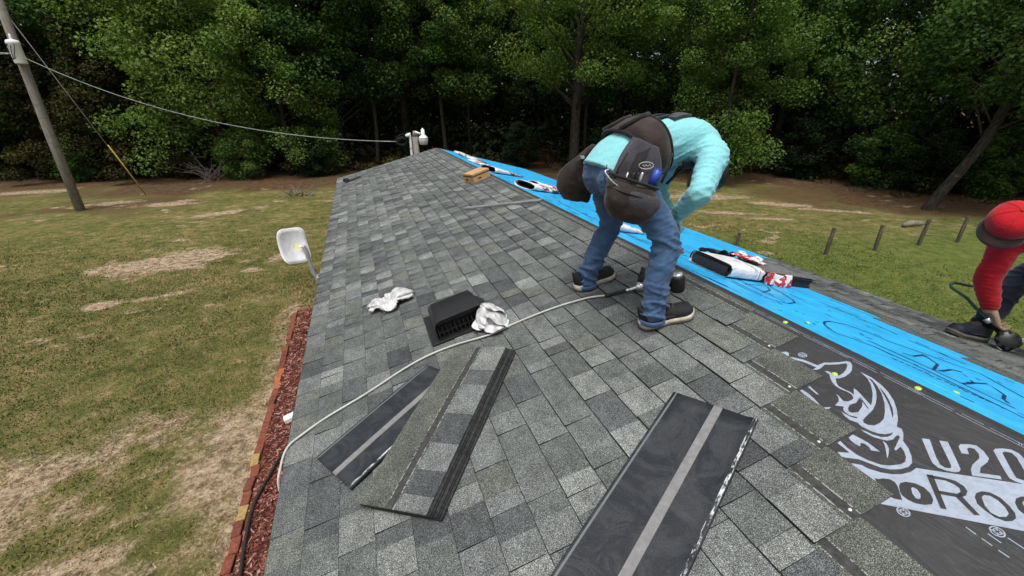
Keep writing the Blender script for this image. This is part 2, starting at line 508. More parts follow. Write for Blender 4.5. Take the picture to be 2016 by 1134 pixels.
def ground_material():
    t = NT('lawn_and_dirt'); p = t.pos()
    at = lambda nm: t.n('Attribute', {'attribute_name': nm}).outputs['Fac']
    sd, sw, tn = at('sand'), at('straw'), at('tone')
    fine = t.noise(t.mapv(p, (1, 1.0, 1)), 26, 5, 0.75)
    mid = t.noise(p, 3.1, 5, 0.65)
    big = t.noise(p, 0.7, 5, 0.65)
    grass = t.ramp(t.math('MULTIPLY_ADD', mid, 0.55) if False else t.math('ADD', t.math('MULTIPLY', mid, 0.6), t.math('MULTIPLY', big, 0.4)),
                   [(0.36, (0.05, 0.06, 0.018)), (0.45, (0.092, 0.096, 0.029)), (0.52, (0.135, 0.122, 0.043)), (0.59, (0.19, 0.15, 0.068)), (0.68, (0.3, 0.235, 0.14))])
    grass = t.mix(1.0, grass, t.ramp(fine, [(0.3, 0.55), (0.5, 1.0), (0.72, 1.55)]), 'MULTIPLY')
    gg = t.mix(1.0, t.ramp(mid, [(0.35, (0.06, 0.095, 0.018)), (0.65, (0.115, 0.145, 0.032))]), t.ramp(fine, [(0.3, 0.55), (0.5, 1.0), (0.72, 1.5)]), 'MULTIPLY')
    grass = t.mix(t.math('MULTIPLY', tn, 0.8), grass, gg)
    dirt = t.ramp(t.math('ADD', t.math('MULTIPLY', t.noise(p, 7, 5, 0.7), 0.6), t.math('MULTIPLY', fine, 0.4)),
                  [(0.36, (0.075, 0.052, 0.03)), (0.45, (0.18, 0.13, 0.08)), (0.52, (0.33, 0.25, 0.17)), (0.6, (0.45, 0.355, 0.255)), (0.7, (0.58, 0.47, 0.35))])
    st = t.ramp(t.math('ADD', t.math('MULTIPLY', mid, 0.5), t.math('MULTIPLY', fine, 0.5)),
                [(0.34, (0.026, 0.017, 0.010)), (0.48, (0.075, 0.046, 0.025)), (0.58, (0.12, 0.075, 0.04)), (0.7, (0.23, 0.16, 0.09))])
    thr = t.math('ADD', sd, t.math('MULTIPLY', t.math('SUBTRACT', fine, 0.5), 0.9))
    thr = t.math('ADD', thr, t.math('MULTIPLY', t.math('SUBTRACT', t.noise(p, 11, 4, 0.7), 0.5), 0.8))
    c = t.mix(t.ramp(t.math('ADD', sw, t.math('MULTIPLY', t.math('SUBTRACT', mid, 0.5), 1.2)), [(0.3, 0.0), (0.65, 1.0)]), grass, st)
    c = t.mix(t.ramp(thr, [(0.26, 0.0), (0.72, 1.0)]), c, dirt)
    t.bump(fine, 0.7, 0.05)
    return t.fin(c, 0.95, 0.1)
MAT['ground'] = ground_material()
gv = np.stack([GX, GY, GZ], -1).reshape(-1, 3)
ground = link('ground', np_mesh('ground', gv, quads, {'sand': sand.ravel(), 'straw': straw.ravel(), 'tone': (sstep(5, 8, GX) * (1 - sstep(8.5, 12.5, GY + .25 * (GX - 10) + 2 * (n2 - .5)))).ravel()}, True), MAT['ground'])
tag(ground, kind='structure')

# short lawn grass and dry thatch near the house: real blades
def grass_blades():
    n = 230000
    x = -2.0 - RNG.random(n) ** 1.1 * 13; y = 2.8 + RNG.random(n) ** 1.2 * 19
    n2_ = 70000
    x = np.concatenate([x, 6 + RNG.random(n2_) * 12]); y = np.concatenate([y, 3.5 + RNG.random(n2_) * 13])
    s, w, _, _ = ground_masks(x, y)
    tf = fbm(x * 0.9, y * 0.9, 40)
    tg = fbm(x * 3.3, y * 3.3, 41)
    worn_ = (s > 0.3) & (y < 8.5) & (x < -3.7)
    keep = RNG.random(len(x)) > np.where(worn_, 0.35, np.clip(s * 1.25, 0, 0.93))
    keep &= ~((x > -3.76) & (x < 0) & (y < 9.3))
    keep &= RNG.random(len(x)) < np.where(x < 0, (1 - sstep(8, 20, y)) * (1 - sstep(8, 14, -x - y * .3)), (1 - sstep(9, 15, x)) * (1 - sstep(9, 15, y)))
    x, y, s, w, tf, tg = [a[keep] for a in (x, y, s, w, tf, tg)]
    m = len(x)
    d = np.hypot(x + 1.9, y); flat_ = np.where((s > .3) & (y < 8.5), .35, 1.0)
    h = (0.010 + 0.022 * RNG.random(m)) * (0.6 + 0.9 * tg) * (1 + d * 0.02)
    a = RNG.random(m) * 2 * np.pi; lean = RNG.normal(0, 1.0, (m, 2)) * h[:, None] * 0.9
    wd = (0.0035 + 0.004 * RNG.random(m)) * (1 + d * 0.12)
    bx, by = np.cos(a) * wd, np.sin(a) * wd
    z = np.full(m, -0.03)
    v = np.empty((m, 3, 3))
    v[:, 0] = np.stack([x - bx, y - by, z], -1); v[:, 1] = np.stack([x + bx, y + by, z], -1)
    v[:, 2] = np.stack([x + lean[:, 0], y + lean[:, 1], z + 0.012 + h * flat_], -1)
    tone = np.clip(0.55 * RNG.random(m) + 0.9 * (tf - 0.3) + 0.6 * (fbm(x * .35, y * .35, 66) - .45) + 0.45 * s + 0.5 * w - 0.1 - np.where((x > 5) & (y < 11.5), .22, 0), 0, 1)
    return np_mesh('grass', v.reshape(-1, 3), np.arange(m * 3).reshape(-1, 3), {'tone': np.repeat(tone, 3)})
def blade_material():
    t = NT('grass_blades'); tn = t.n('Attribute', {'attribute_name': 'tone'}).outputs['Fac']
    c = t.ramp(tn, [(0.08, (0.052, 0.07, 0.018)), (0.3, (0.1, 0.108, 0.031)), (0.5, (0.16, 0.138, 0.052)), (0.75, (0.26, 0.2, 0.09)), (1.0, (0.4, 0.3, 0.17))])
    return t.fin(c, 0.8, 0.15)
MAT['blades'] = blade_material()
tag(link('grass', grass_blades(), MAT['blades']), 'short patchy lawn grass on both sides of the house', 'grass', kind='stuff')

# ------------------------------------------------------------------ house
house = empty('house', loc=(0, 3.5, 0), label='low house whose gable roof is being covered with grey shingles', cat='house')
HI = house.matrix_world.inverted()
def hpart(o):
    """parent to the house keeping world coordinates"""
    o.parent = house; o.matrix_parent_inverse = HI
    return o
def slab(Fn, u0, u1, y0, y1, n0, n1):
    m = MB()
    m.add([Fn(u, y, n) for n in (n0, n1) for (u, y) in ((u0, y0), (u1, y0), (u1, y1), (u0, y1))],
          [(0, 3, 2, 1), (4, 5, 6, 7), (0, 1, 5, 4), (1, 2, 6, 5), (2, 3, 7, 6), (3, 0, 4, 7)])
    return m
roof = slab(NS, -EAVE + 0.02, 0.0, Y0, Y1 - 0.02, -0.05, -0.004)
roof.add(*[(m.v, m.f) for m in [slab(FS, 0.0, EAVE - 0.02, Y0, Y1 - 0.02, -0.05, -0.004)]][0])
roof = hpart(roof.build('roof', MAT['deck']))
def rpart(o, M=None):
    o.parent = roof
    if M is not None: o.matrix_world = M
    return o
wx = 2.2
for nm, c, d in (('wall', (-wx, 3.5, 1.28), (0.12, 14.4, 2.56)), ('wall', (wx, 3.5, 1.28), (0.12, 14.4, 2.56))):
    m = MB(); m.box(c, d); hpart(m.build(nm, MAT['wall']))
for y in (Y0 + 0.35, Y1 - 0.35):
    m = MB(); m.add([(-wx - .06, y - .05, 0), (wx + .06, y - .05, 0), (wx + .06, y - .05, 2.56), (0, y - .05, 3.13), (-wx - .06, y - .05, 2.56),
                     (-wx - .06, y + .05, 0), (wx + .06, y + .05, 0), (wx + .06, y + .05, 2.56), (0, y + .05, 3.13), (-wx - .06, y + .05, 2.56)],
                    [(0, 1, 2, 3, 4), (9, 8, 7, 6, 5), (0, 5, 6, 1), (1, 6, 7, 2), (2, 7, 8, 3), (3, 8, 9, 4), (4, 9, 5, 0)])
    hpart(m.build('gable_wall', MAT['wall']))
for Fn, s in ((NS, -1), (FS, 1)):
    p = Fn(s * (EAVE - 0.03), 0, -0.05)
    m = MB(); m.box((p.x - s * 0.005, (Y0 + Y1) / 2, p.z - 0.06), (0.025, Y1 - Y0 - 0.1, 0.13)); hpart(m.build('fascia', MAT['white_plastic']))
    m = slab(Fn, s * 0.02, s * (EAVE + 0.004), Y1 - 0.02, Y1 + 0.012, -0.16, 0.006); hpart(m.build('rake_board', MAT['trim_red']))
    m = slab(Fn, s * (EAVE - 0.05), s * (EAVE + 0.012), Y0, Y1 - 0.03, -0.003, -0.0005)
    hpart(m.build('drip_edge', MAT['metal']))

# underlayments: black on the near slope and over the ridge, blue on the far slope
def sheet(Fn, us, ys, n):
    m = MB(); k = len(ys)
    vs = [Fn(u, y, n) for u in us for y in ys]
    fs = [(i * k + j, (i + 1) * k + j, (i + 1) * k + j + 1, i * k + j + 1) for i in range(len(us) - 1) for j in range(k - 1)]
    return m.add(vs, fs)
m = sheet(NS, (-EAVE + 0.01, 0.0), (Y0, Y1 - 0.02), 0.0005)
m.add([NS(0, Y0, 0.0005), FS(0.0, Y0, 0.0012), FS(0.07, Y0, 0.0012), FS(0.07, Y1 - .02, 0.0012), FS(0, Y1 - .02, 0.0012), NS(0, Y1 - .02, 0.0005)], [(0, 1, 4, 5), (1, 2, 3, 4)])
black_sheet = hpart(m.build('underlayment', MAT['membrane_black']))
blue_sheet = hpart(sheet(FS, (0.0, EAVE), (Y0, Y1 - 0.02), 0.0004).build('underlayment', MAT['membrane_blue']))
blue_cap = None

def poly_print(name, polys_levels, mat, parent, Fn):
    m = MB()
    for polys, n in polys_levels:
        for P in polys:
            tri = tessellate_polygon([[Vector((a, b, 0)) for a, b in P]])
            m.add([Fn(a, b, n) for a, b in P], [tuple(t) for t in tri])
    o = m.build(name, mat); o.parent = parent; o.matrix_world = Matrix.Identity(4)
    return o
EMBLEM_LIGHT=[[(-0.2,1.118),(-0.178,1.105),(-0.178,1.092),(-0.2,1.075),(-0.205,1.093)],[(-0.2,1.075),(-0.188,1.063),(-0.169,1.028),(-0.163,1),(-0.157,0.973),(-0.143,0.972),(-0.122,0.97),(-0.107,0.957),(-0.078,0.94),(-0.052,0.929),(-0.045,0.917),(-0.058,0.9),(-0.085,0.882),(-0.108,0.875),(-0.138,0.872),(-0.16,0.876),(-0.173,0.884),(-0.193,0.865),(-0.203,0.849),(-0.202,0.826),(-0.198,0.807),(-0.202,0.788),(-0.216,0.782),(-0.206,0.796),(-0.205,0.814),(-0.211,0.838),(-0.209,0.859),(-0.199,0.88),(-0.183,0.899),(-0.169,0.913),(-0.167,0.935),(-0.158,0.929),(-0.157,0.913),(-0.153,0.895),(-0.148,0.888),(-0.124,0.889),(-0.096,0.897),(-0.071,0.91),(-0.063,0.921),(-0.089,0.932),(-0.118,0.949),(-0.132,0.961),(-0.166,0.954),(-0.182,0.956),(-0.196,0.966),(-0.172,0.967),(-0.176,0.993),(-0.183,1.021),(-0.199,1.054)],[(-0.07,0.859),(-0.069,0.817),(-0.08,0.774),(-0.097,0.738),(-0.125,0.7),(-0.158,0.669),(-0.198,0.64),(-0.232,0.622),(-0.229,0.608),(-0.245,0.593),(-0.275,0.575),(-0.291,0.549),(-0.314,0.526),(-0.337,0.51),(-0.36,0.506),(-0.387,0.512),(-0.412,0.525),(-0.428,0.543),(-0.442,0.573),(-0.453,0.596),(-0.48,0.62),(-0.486,0.629),(-0.48,0.647),(-0.452,0.626),(-0.449,0.65),(-0.447,0.672),(-0.432,0.673),(-0.44,0.643),(-0.441,0.61),(-0.433,0.579),(-0.418,0.55),(-0.399,0.535),(-0.37,0.523),(-0.35,0.522),(-0.33,0.532),(-0.313,0.548),(-0.303,0.565),(-0.329,0.562),(-0.328,0.568),(-0.299,0.578),(-0.267,0.59),(-0.263,0.598),(-0.276,0.598),(-0.293,0.594),(-0.312,0.6),(-0.32,0.609),(-0.333,0.632),(-0.336,0.657),(-0.334,0.672),(-0.33,0.661),(-0.324,0.638),(-0.313,0.619),(-0.297,0.609),(-0.279,0.608),(-0.264,0.613),(-0.275,0.614),(-0.292,0.62),(-0.307,0.634),(-0.315,0.652),(-0.32,0.679),(-0.315,0.697),(-0.324,0.719),(-0.321,0.738),(-0.311,0.758),(-0.311,0.746),(-0.308,0.725),(-0.299,0.71),(-0.292,0.714),(-0.305,0.733),(-0.303,0.752),(-0.295,0.764),(-0.282,0.77),(-0.301,0.79),(-0.283,0.794),(-0.27,0.798),(-0.254,0.813),(-0.247,0.829),(-0.248,0.814),(-0.259,0.79),(-0.249,0.779),(-0.225,0.778),(-0.211,0.784),(-0.171,0.813),(-0.173,0.797),(-0.183,0.775),(-0.205,0.726),(-0.181,0.738),(-0.146,0.76),(-0.107,0.793),(-0.084,0.822),(-0.077,0.84)],[(-0.333,0.911),(-0.322,0.909),(-0.323,0.882),(-0.329,0.853),(-0.342,0.816),(-0.349,0.83),(-0.34,0.861),(-0.338,0.887)],[(-0.293,0.909),(-0.285,0.906),(-0.297,0.858),(-0.302,0.862)],[(-0.347,0.806),(-0.332,0.799),(-0.319,0.791),(-0.334,0.79),(-0.347,0.799)],[(-0.397,0.669),(-0.375,0.671),(-0.371,0.651),(-0.368,0.624),(-0.37,0.602),(-0.373,0.582),(-0.389,0.6),(-0.381,0.613),(-0.381,0.628),(-0.387,0.635),(-0.402,0.627),(-0.405,0.641),(-0.403,0.659)],[(-0.324,0.607),(-0.326,0.593),(-0.34,0.576),(-0.363,0.563),(-0.381,0.555),(-0.362,0.57),(-0.338,0.59)],[(-0.513,0.617),(-0.48,0.592),(-0.466,0.577),(-0.462,0.56),(-0.445,0.532),(-0.424,0.512),(-0.401,0.499),(-0.373,0.492),(-0.346,0.493),(0.035,0.126),(-0.106,0.035),(-0.511,0.429),(-0.603,0.518)]]
EMBLEM_DARK=[[(-0.278,0.758),(-0.258,0.765),(-0.233,0.76),(-0.207,0.768),(-0.199,0.771),(-0.21,0.753),(-0.233,0.738),(-0.268,0.727),(-0.288,0.736),(-0.29,0.746)],[(-0.192,0.776),(-0.21,0.745),(-0.227,0.717),(-0.227,0.724),(-0.21,0.753)],[(-0.078,0.824),(-0.094,0.795),(-0.121,0.765),(-0.154,0.74),(-0.187,0.722),(-0.219,0.709),(-0.275,0.699),(-0.29,0.695),(-0.299,0.687),(-0.297,0.673),(-0.283,0.661),(-0.258,0.659),(-0.23,0.665),(-0.199,0.682),(-0.16,0.709),(-0.122,0.744),(-0.095,0.779),(-0.08,0.807)],[(-0.097,0.769),(-0.113,0.738),(-0.134,0.711),(-0.162,0.681),(-0.188,0.661),(-0.206,0.652),(-0.186,0.669),(-0.156,0.696),(-0.129,0.728),(-0.108,0.756)]]
LETTER_DARK=[[(-0.449,0.477),(-0.435,0.482),(-0.418,0.477),(-0.403,0.462),(-0.396,0.442),(-0.402,0.422),(-0.416,0.406),(-0.434,0.399),(-0.452,0.407),(-0.467,0.421),(-0.473,0.438),(-0.472,0.453),(-0.465,0.464)],[(-0.479,0.528),(-0.474,0.52),(-0.461,0.516),(-0.447,0.504),(-0.445,0.491),(-0.452,0.479),(-0.464,0.467),(-0.487,0.444),(-0.501,0.458),(-0.504,0.474),(-0.5,0.5)],[(-0.346,0.466),(-0.334,0.455),(-0.418,0.372),(-0.428,0.381)],[(-0.346,0.466),(-0.316,0.433),(-0.304,0.414),(-0.304,0.394),(-0.314,0.38),(-0.331,0.374),(-0.343,0.375),(-0.345,0.384),(-0.342,0.388),(-0.331,0.387),(-0.321,0.395),(-0.319,0.41),(-0.325,0.428),(-0.349,0.451)],[(-0.377,0.419),(-0.347,0.39),(-0.333,0.38),(-0.351,0.378),(-0.36,0.385),(-0.385,0.41)],[(-0.358,0.385),(-0.342,0.38),(-0.367,0.323),(-0.378,0.33)],[(-0.319,0.36),(-0.303,0.366),(-0.284,0.363),(-0.271,0.351),(-0.267,0.33),(-0.276,0.306),(-0.288,0.288),(-0.303,0.278),(-0.319,0.278),(-0.334,0.285),(-0.343,0.303),(-0.341,0.326),(-0.335,0.346)],[(-0.254,0.304),(-0.238,0.31),(-0.219,0.307),(-0.206,0.295),(-0.202,0.274),(-0.211,0.25),(-0.223,0.232),(-0.238,0.222),(-0.254,0.222),(-0.269,0.229),(-0.278,0.247),(-0.276,0.27),(-0.27,0.29)]]
LETTER_IN=[[(-0.428,0.457),(-0.421,0.456),(-0.419,0.446),(-0.427,0.433),(-0.439,0.425),(-0.447,0.425),(-0.45,0.431),(-0.444,0.443)],[(-0.305,0.352),(-0.293,0.353),(-0.283,0.345),(-0.282,0.327),(-0.291,0.307),(-0.304,0.293),(-0.319,0.291),(-0.333,0.299),(-0.337,0.315),(-0.326,0.334)],[(-0.24,0.296),(-0.228,0.297),(-0.218,0.289),(-0.217,0.271),(-0.226,0.251),(-0.239,0.237),(-0.254,0.235),(-0.268,0.243),(-0.272,0.259),(-0.261,0.278)]]
U20=[[(-0.22,0.554),(-0.205,0.54),(-0.261,0.489),(-0.279,0.468),(-0.279,0.454),(-0.269,0.446),(-0.258,0.451),(-0.244,0.465),(-0.188,0.523),(-0.173,0.508),(-0.232,0.449),(-0.251,0.431),(-0.264,0.428),(-0.275,0.433),(-0.287,0.447),(-0.295,0.464),(-0.291,0.48),(-0.279,0.495)],[(-0.168,0.482),(-0.155,0.485),(-0.136,0.474),(-0.124,0.46),(-0.131,0.438),(-0.148,0.416),(-0.164,0.411),(-0.201,0.409),(-0.222,0.399),(-0.19,0.368),(-0.2,0.36),(-0.248,0.404),(-0.23,0.417),(-0.208,0.425),(-0.168,0.429),(-0.153,0.438),(-0.141,0.456),(-0.148,0.465),(-0.157,0.466),(-0.175,0.451),(-0.188,0.463)],[(-0.108,0.426),(-0.096,0.428),(-0.079,0.419),(-0.065,0.405),(-0.064,0.388),(-0.078,0.365),(-0.108,0.333),(-0.135,0.312),(-0.152,0.306),(-0.164,0.311),(-0.171,0.325),(-0.179,0.34),(-0.179,0.353),(-0.164,0.37)]]
U20_IN=[[(-0.097,0.41),(-0.086,0.409),(-0.078,0.398),(-0.085,0.383),(-0.118,0.351),(-0.144,0.325),(-0.158,0.332),(-0.164,0.345),(-0.144,0.366)]]
BLUE_LINES=[[(0.764,1.006),(0.72,1.065),(0.675,1.126),(0.674,1.233),(0.613,1.315),(0.503,1.342),(0.426,1.325),(0.359,1.288),(0.306,1.234),(0.278,1.178),(0.326,1.12),(0.371,1.049),(0.369,0.96)],[(0.727,0.99),(0.635,0.895),(0.466,0.842),(0.517,0.832),(0.649,0.848),(0.717,0.833)],[(0.532,0.996),(0.568,0.966),(0.727,0.99)],[(0.439,0.729),(0.571,0.736),(0.605,0.758)],[(0.519,0.74),(0.694,0.732),(0.647,0.68),(0.608,0.646),(0.51,0.619),(0.477,0.592)],[(0.457,1.119),(0.457,0.864),(0.433,0.559)],[(0.372,1.056),(0.385,0.833),(0.334,0.505)],[(0.764,1.006),(0.88,0.82),(0.741,0.625)],[(0.973,1.644),(1.029,1.517)],[(0.962,1.448),(1.031,1.373),(0.993,1.237)],[(0.964,1.169),(0.977,1.034),(0.971,0.911)],[(0.394,1.948),(0.373,1.791),(0.377,1.684)],[(0.344,1.916),(0.326,1.762),(0.34,1.665)],[(0.339,1.655),(0.407,1.6),(0.471,1.579),(0.592,1.619),(0.649,1.672),(0.731,1.812),(0.788,1.959),(0.81,2.043)],[(0.463,1.907),(0.658,1.924),(0.704,1.906),(0.639,1.835),(0.456,1.751)],[(0.32,2.429),(0.437,2.527),(0.539,2.544)]]

bpy.context.view_layer.update()
poly_print('printed_emblem', [(EMBLEM_LIGHT[:-1], 0.0011)], MAT['print_light'], black_sheet, NS)
poly_print('printed_emblem_line', [(EMBLEM_DARK, 0.0017)], MAT['print_black'], black_sheet, NS)
poly_print('printed_band', [(EMBLEM_LIGHT[-1:], 0.0011)], MAT['print_light'], black_sheet, NS)
for P_ in (LETTER_DARK[0:1], LETTER_DARK[1:2], LETTER_DARK[2:6], LETTER_DARK[6:7], LETTER_DARK[7:8]): poly_print('printed_letter', [(P_, 0.0017)], MAT['print_black'], black_sheet, NS)
_r = Vector((.72, -.694)); _pj = lambda P: [Vector(q).dot(_r) for q in P]
_off = _r * (max(_pj(LETTER_DARK[7])) - min(_pj(LETTER_DARK[2])) - .012)
_st = [Vector(q) + _off for q in LETTER_DARK[2]]; _dn = (_st[3] - _st[0]).normalized()
_f = [[tuple(q) for q in _st], [tuple(_st[0]), tuple(_st[0] + _r * .04), tuple(_st[0] + _r * .043 + _dn * .012), tuple(_st[0] + _dn * .012)], [tuple(_st[0] + _dn * .034 - _r * .012), tuple(_st[0] + _dn * .034 + _r * .034), tuple(_st[0] + _dn * .045 + _r * .036), tuple(_st[0] + _dn * .045 - _r * .01)]]
poly_print('printed_letter', [(_f[:1], 0.0017), (_f[1:2], 0.00172), (_f[2:], 0.00174)], MAT['print_black'], black_sheet, NS)
for P_ in LETTER_IN: poly_print('printed_letter_gap', [([P_], 0.0023)], MAT['print_light'], black_sheet, NS)
for P_ in U20: poly_print('printed_letter', [([P_], 0.0011)], MAT['print_light'], black_sheet, NS)
poly_print('printed_number_gap', [(U20_IN, 0.0017)], MAT['print_black'], black_sheet, NS)
def ribbon(line, w):
    P = [Vector((a, b)) for a, b in line]; L = []; Rr = []
    for i, p in enumerate(P):
        t = (P[min(i + 1, len(P) - 1)] - P[max(i - 1, 0)]).normalized(); q = Vector((-t.y, t.x)) * w / 2
        L.append(tuple(p + q)); Rr.append(tuple(p - q))
    return [[L[i], L[i + 1], Rr[i + 1], Rr[i]] for i in range(len(P) - 1)]
def ring(cx, cy, r0, r1, k=20):
    out = []
    for i in range(k):
        a, b = 2 * math.pi * i / k, 2 * math.pi * (i + 1) / k
        out.append([(cx + r0 * math.cos(a), cy + r0 * math.sin(a)), (cx + r1 * math.cos(a), cy + r1 * math.sin(a)), (cx + r1 * math.cos(b), cy + r1 * math.sin(b)), (cx + r0 * math.cos(b), cy + r0 * math.sin(b))])
    return out
marks = []
for cx, cy, r in ((-0.146, 1.052, 0.017), (-0.382, 0.278, 0.016), (-0.52, 0.42, 0.016)):
    marks += ring(cx, cy, r * 0.8, r) + ring(cx, cy, r * 0.42, r * 0.58)
    for a in (0.6, 2.2, 3.7, 5.3):
        marks += ribbon([(cx + r * .2 * math.cos(a), cy + r * .2 * math.sin(a)), (cx + r * .9 * math.cos(a), cy + r * .9 * math.sin(a))], 0.004)
for a, b in (((-0.432, 0.32), (-0.433, 0.297)), ((-0.433, 0.285), (-0.434, 0.262)), ((-0.407, 0.285), (-0.408, 0.257)), ((-0.38, 0.258), (-0.38, 0.22)), ((-0.434, 0.25), (-0.434, 0.228))):
    marks += ribbon([a, b], 0.003)
poly_print('printed_marks', [(marks, 0.0011)], MAT['print_light'], black_sheet, NS)['kind'] = 'stuff'
mg = []
for u, w in ((-0.030, 0.0016), (-0.019, 0.0016)):
    y = -1.5
    while y < 1.42:
        L = random.uniform(0.05, 0.3); mg += ribbon([(u, y), (u, min(y + L, 1.42))], w); y += L + random.uniform(0.004, 0.03)
y = -1.2
while y < 1.4:
    if random.random() < 0.6:
        for k in range(random.randint(3, 9)):
            mg += ribbon([(-0.027 + random.uniform(-.001, .001), y + k * .006), (-0.022, y + k * .006 + .003)], 0.0016)
    y += random.uniform(0.07, 0.16)
poly_print('printed_margin', [(mg, 0.0011)], MAT['print_light'], black_sheet, NS)['kind'] = 'stuff'
for cx, cy in ((-0.154, 0.902), (-0.004, 0.696), (-0.005, 1.26), (-0.02, 0.35)):
    m = MB(); m.lathe([(0.0005, 0.0045), (0.006, 0.0045), (0.008, 0.0035), (0.0125, 0.0028), (0.0128, 0.0)], Matrix.Diagonal((.82, .82, 1, 1)), 16)
    o = m.build('cap_nail', MAT['cap_green'], None, True); o.parent = black_sheet; o.matrix_world = near_frame(cx, cy, 0.0008)
for cx, cy in ((0.225, 0.667), (0.21, 1.283), (0.30, 0.30)):
    m = MB(); m.lathe([(0.0005, 0.0045), (0.006, 0.0045), (0.008, 0.0035), (0.0125, 0.0028), (0.0128, 0.0)], Matrix.Diagonal((.82, .82, 1, 1)), 16)
    o = m.build('cap_nail', MAT['cap_green'], None, True); o.parent = blue_sheet; o.matrix_world = far_frame(cx, cy, 0.0008)
# print on the blue sheet: outlines, double rules and rows of dashes, repeated along the roll
bl = []
for L in BLUE_LINES: bl += ribbon(L, 0.013)
rng = random.Random(5)
for i in range(17):
    a = i / 16; u = 0.297 + a * 0.046 + rng.uniform(-.01, .01); y = 0.926 - a * 0.357
    bl += ribbon([(u, y), (u + 0.012, y - 0.013)], 0.014)
for i in range(560):
    y = rng.uniform(-1.5, 10.9); u = rng.choice((0.12, 0.2, 0.33, 0.36, 0.52, 0.66, 0.7, 0.86, 1.0, 1.05, 1.3, 1.6, 1.9, 2.2)) + rng.gauss(0, 0.025)
    L = rng.choice((0.02, 0.04, 0.06, 0.12, 0.3))
    if 0.5 < y < 1.6 and u < 0.9 and L > .05: L = .02
    bl += ribbon([(u, y), (u + rng.gauss(0, 0.008), y + L)], rng.uniform(0.006, 0.014))
for y0 in (3.1, 4.3, 5.6, 6.9, 8.2, 9.5):
    P = [(0.5 + 0.2 * math.sin(t), y0 + 0.45 * math.cos(t)) for t in np.linspace(0.4, 5.8, 22)]
    bl += ribbon(P, 0.008); bl += ribbon([(0.28, y0 - .6), (0.36, y0 + .5)], 0.009); bl += ribbon([(0.75, y0 - .6), (0.8, y0 + .5)], 0.008)
poly_print('printed_outlines', [(bl, 0.0012)], MAT['print_navy'], blue_sheet, FS)['kind'] = 'stuff'

# ------------------------------------------------------------------ shingles
TONES = [((0.060, 0.065, 0.068), 1), ((0.078, 0.084, 0.086), 4), ((0.098, 0.108, 0.104), 6), ((0.125, 0.134, 0.132), 5), ((0.160, 0.170, 0.163), 3), ((0.112, 0.120, 0.108), 2)]
TW = [w for _, w in TONES]
def tone():
    c = random.choices(TONES, TW)[0][0]; k = random.uniform(0.88, 1.12)
    return tuple(x * k * 0.95 for x in c)
TABW = EXPO + 0.014
def tab_profile(h):
    # (x, top n) front and rear; bottom a hair under the deck line
    return ((0.0, -0.001), (0.0, 0.0165 * h), (0.002, 0.0172 * h), (TABW, 0.0055))  # butt height includes the shadow line under each course
tab_meshes = {}
def tab_mesh(h):
    if h not in tab_meshes:
        pr = tab_profile(h); m = MB(); k = len(pr)
        vs = [(x, 0.0, z) for x, z in pr] + [(x, 1.0, z) for x, z in pr]
        fs = [(i, i + 1, k + i + 1, k + i) for i in range(k - 1)]
        fs = [tuple(reversed(f)) for f in fs] + [tuple(range(k)), tuple(reversed(range(k, 2 * k)))]
        vs += [(TABW, 0, -0.001), (TABW, 1, -0.001)]
        m.add(vs, fs)
        me = m.mesh('shingle'); me.materials.append(MAT['shingle']); me.materials.append(MAT['asphalt'])
        for p_ in me.polygons: p_.material_index = 0 if p_.index == 2 else 1
        tab_meshes[h] = me
    return tab_meshes[h]
near_end = [0.465 - (12 - k) * 0.232 for k in range(12)] + [0.465, 0.678, 0.918, 1.147, 1.396]
MAT['asphalt'] = simple('asphalt_shadow_edge', (0.016, 0.017, 0.018), .8, .2, 0, .3, 60)  # black cut asphalt, which also carries the shadow lines between courses
tabs = []   # (side, u_low, y, length, height factor, tone)
def course(side, ulow, ya, yb):
    y = ya; tooth = random.random() < 0.5
    off = random.uniform(0.2, 1.0)
    while y < yb - 0.004:
        L = random.choice((0.075, 0.1, 0.12, 0.14, 0.16, 0.18, 0.21)) * random.uniform(0.9, 1.1)
        if yb - y - L < 0.06: L = yb - y
        tabs.append((side, ulow + random.uniform(-.0015, .0015), y, L, random.choice((1.0, 1.0, 0.82)) if tooth else 0.7, tone()))
        y += L; tooth = not tooth
for k in range(17):
    course(-1, -EAVE - 0.008 + k * EXPO, near_end[k], Y1)
far_prof = [(2.56, 3.45), (1.9, 3.0), (1.42, 2.2), (1.27, 1.6), (1.08, 1.0), (0.95, 0.7), (0.75, 0.1), (0.6, -0.6), (0.4, -1.5)]
def far_end(ulow):
    top = ulow - 0.30
    us = [a for a, _ in far_prof][::-1]; ys = [b for _, b in far_prof][::-1]
    return float(np.interp(top, us, ys))
far_courses = []
for j in range(13):
    ul = EAVE + 0.008 - j * EXPO
    ye = far_end(ul) + random.uniform(-.08, .08)
    if ye > Y0 + .3:
        far_courses.append((ul, ye)); course(1, ul, Y0, ye)
# rank by how large each one shows in the photograph
fwd = Vector((math.sin(YAW) * math.cos(PITCH), math.cos(YAW) * math.cos(PITCH), -math.sin(PITCH)))
rgt = Vector((math.cos(YAW), -math.sin(YAW), 0)); upv = rgt.cross(fwd)
def px(P):
    v = P - CAM_LOC; z = v.dot(fwd)
    if z < 0.1: return None
    return (1008 + 812 * v.dot(rgt) / z, 567 - 812 * v.dot(upv) / z)
def shown(t):
    s, u, y, L, h, c = t; Fn = NS if s < 0 else FS
    q = [px(Fn(u - s * 0 + a * (-s if s > 0 else 1) * EXPO, y + b * L, 0.01)) for a, b in ((0, 0), (1, 0), (1, 1), (0, 1))]
    if any(p is None for p in q): return 0
    cx = sum(p[0] for p in q) / 4; cy = sum(p[1] for p in q) / 4
    if not (-20 < cx < 2036 and 0 < cy < 1160): return 0
    return abs(sum(q[i][0] * q[(i + 1) % 4][1] - q[(i + 1) % 4][0] * q[i][1] for i in range(4))) / 2
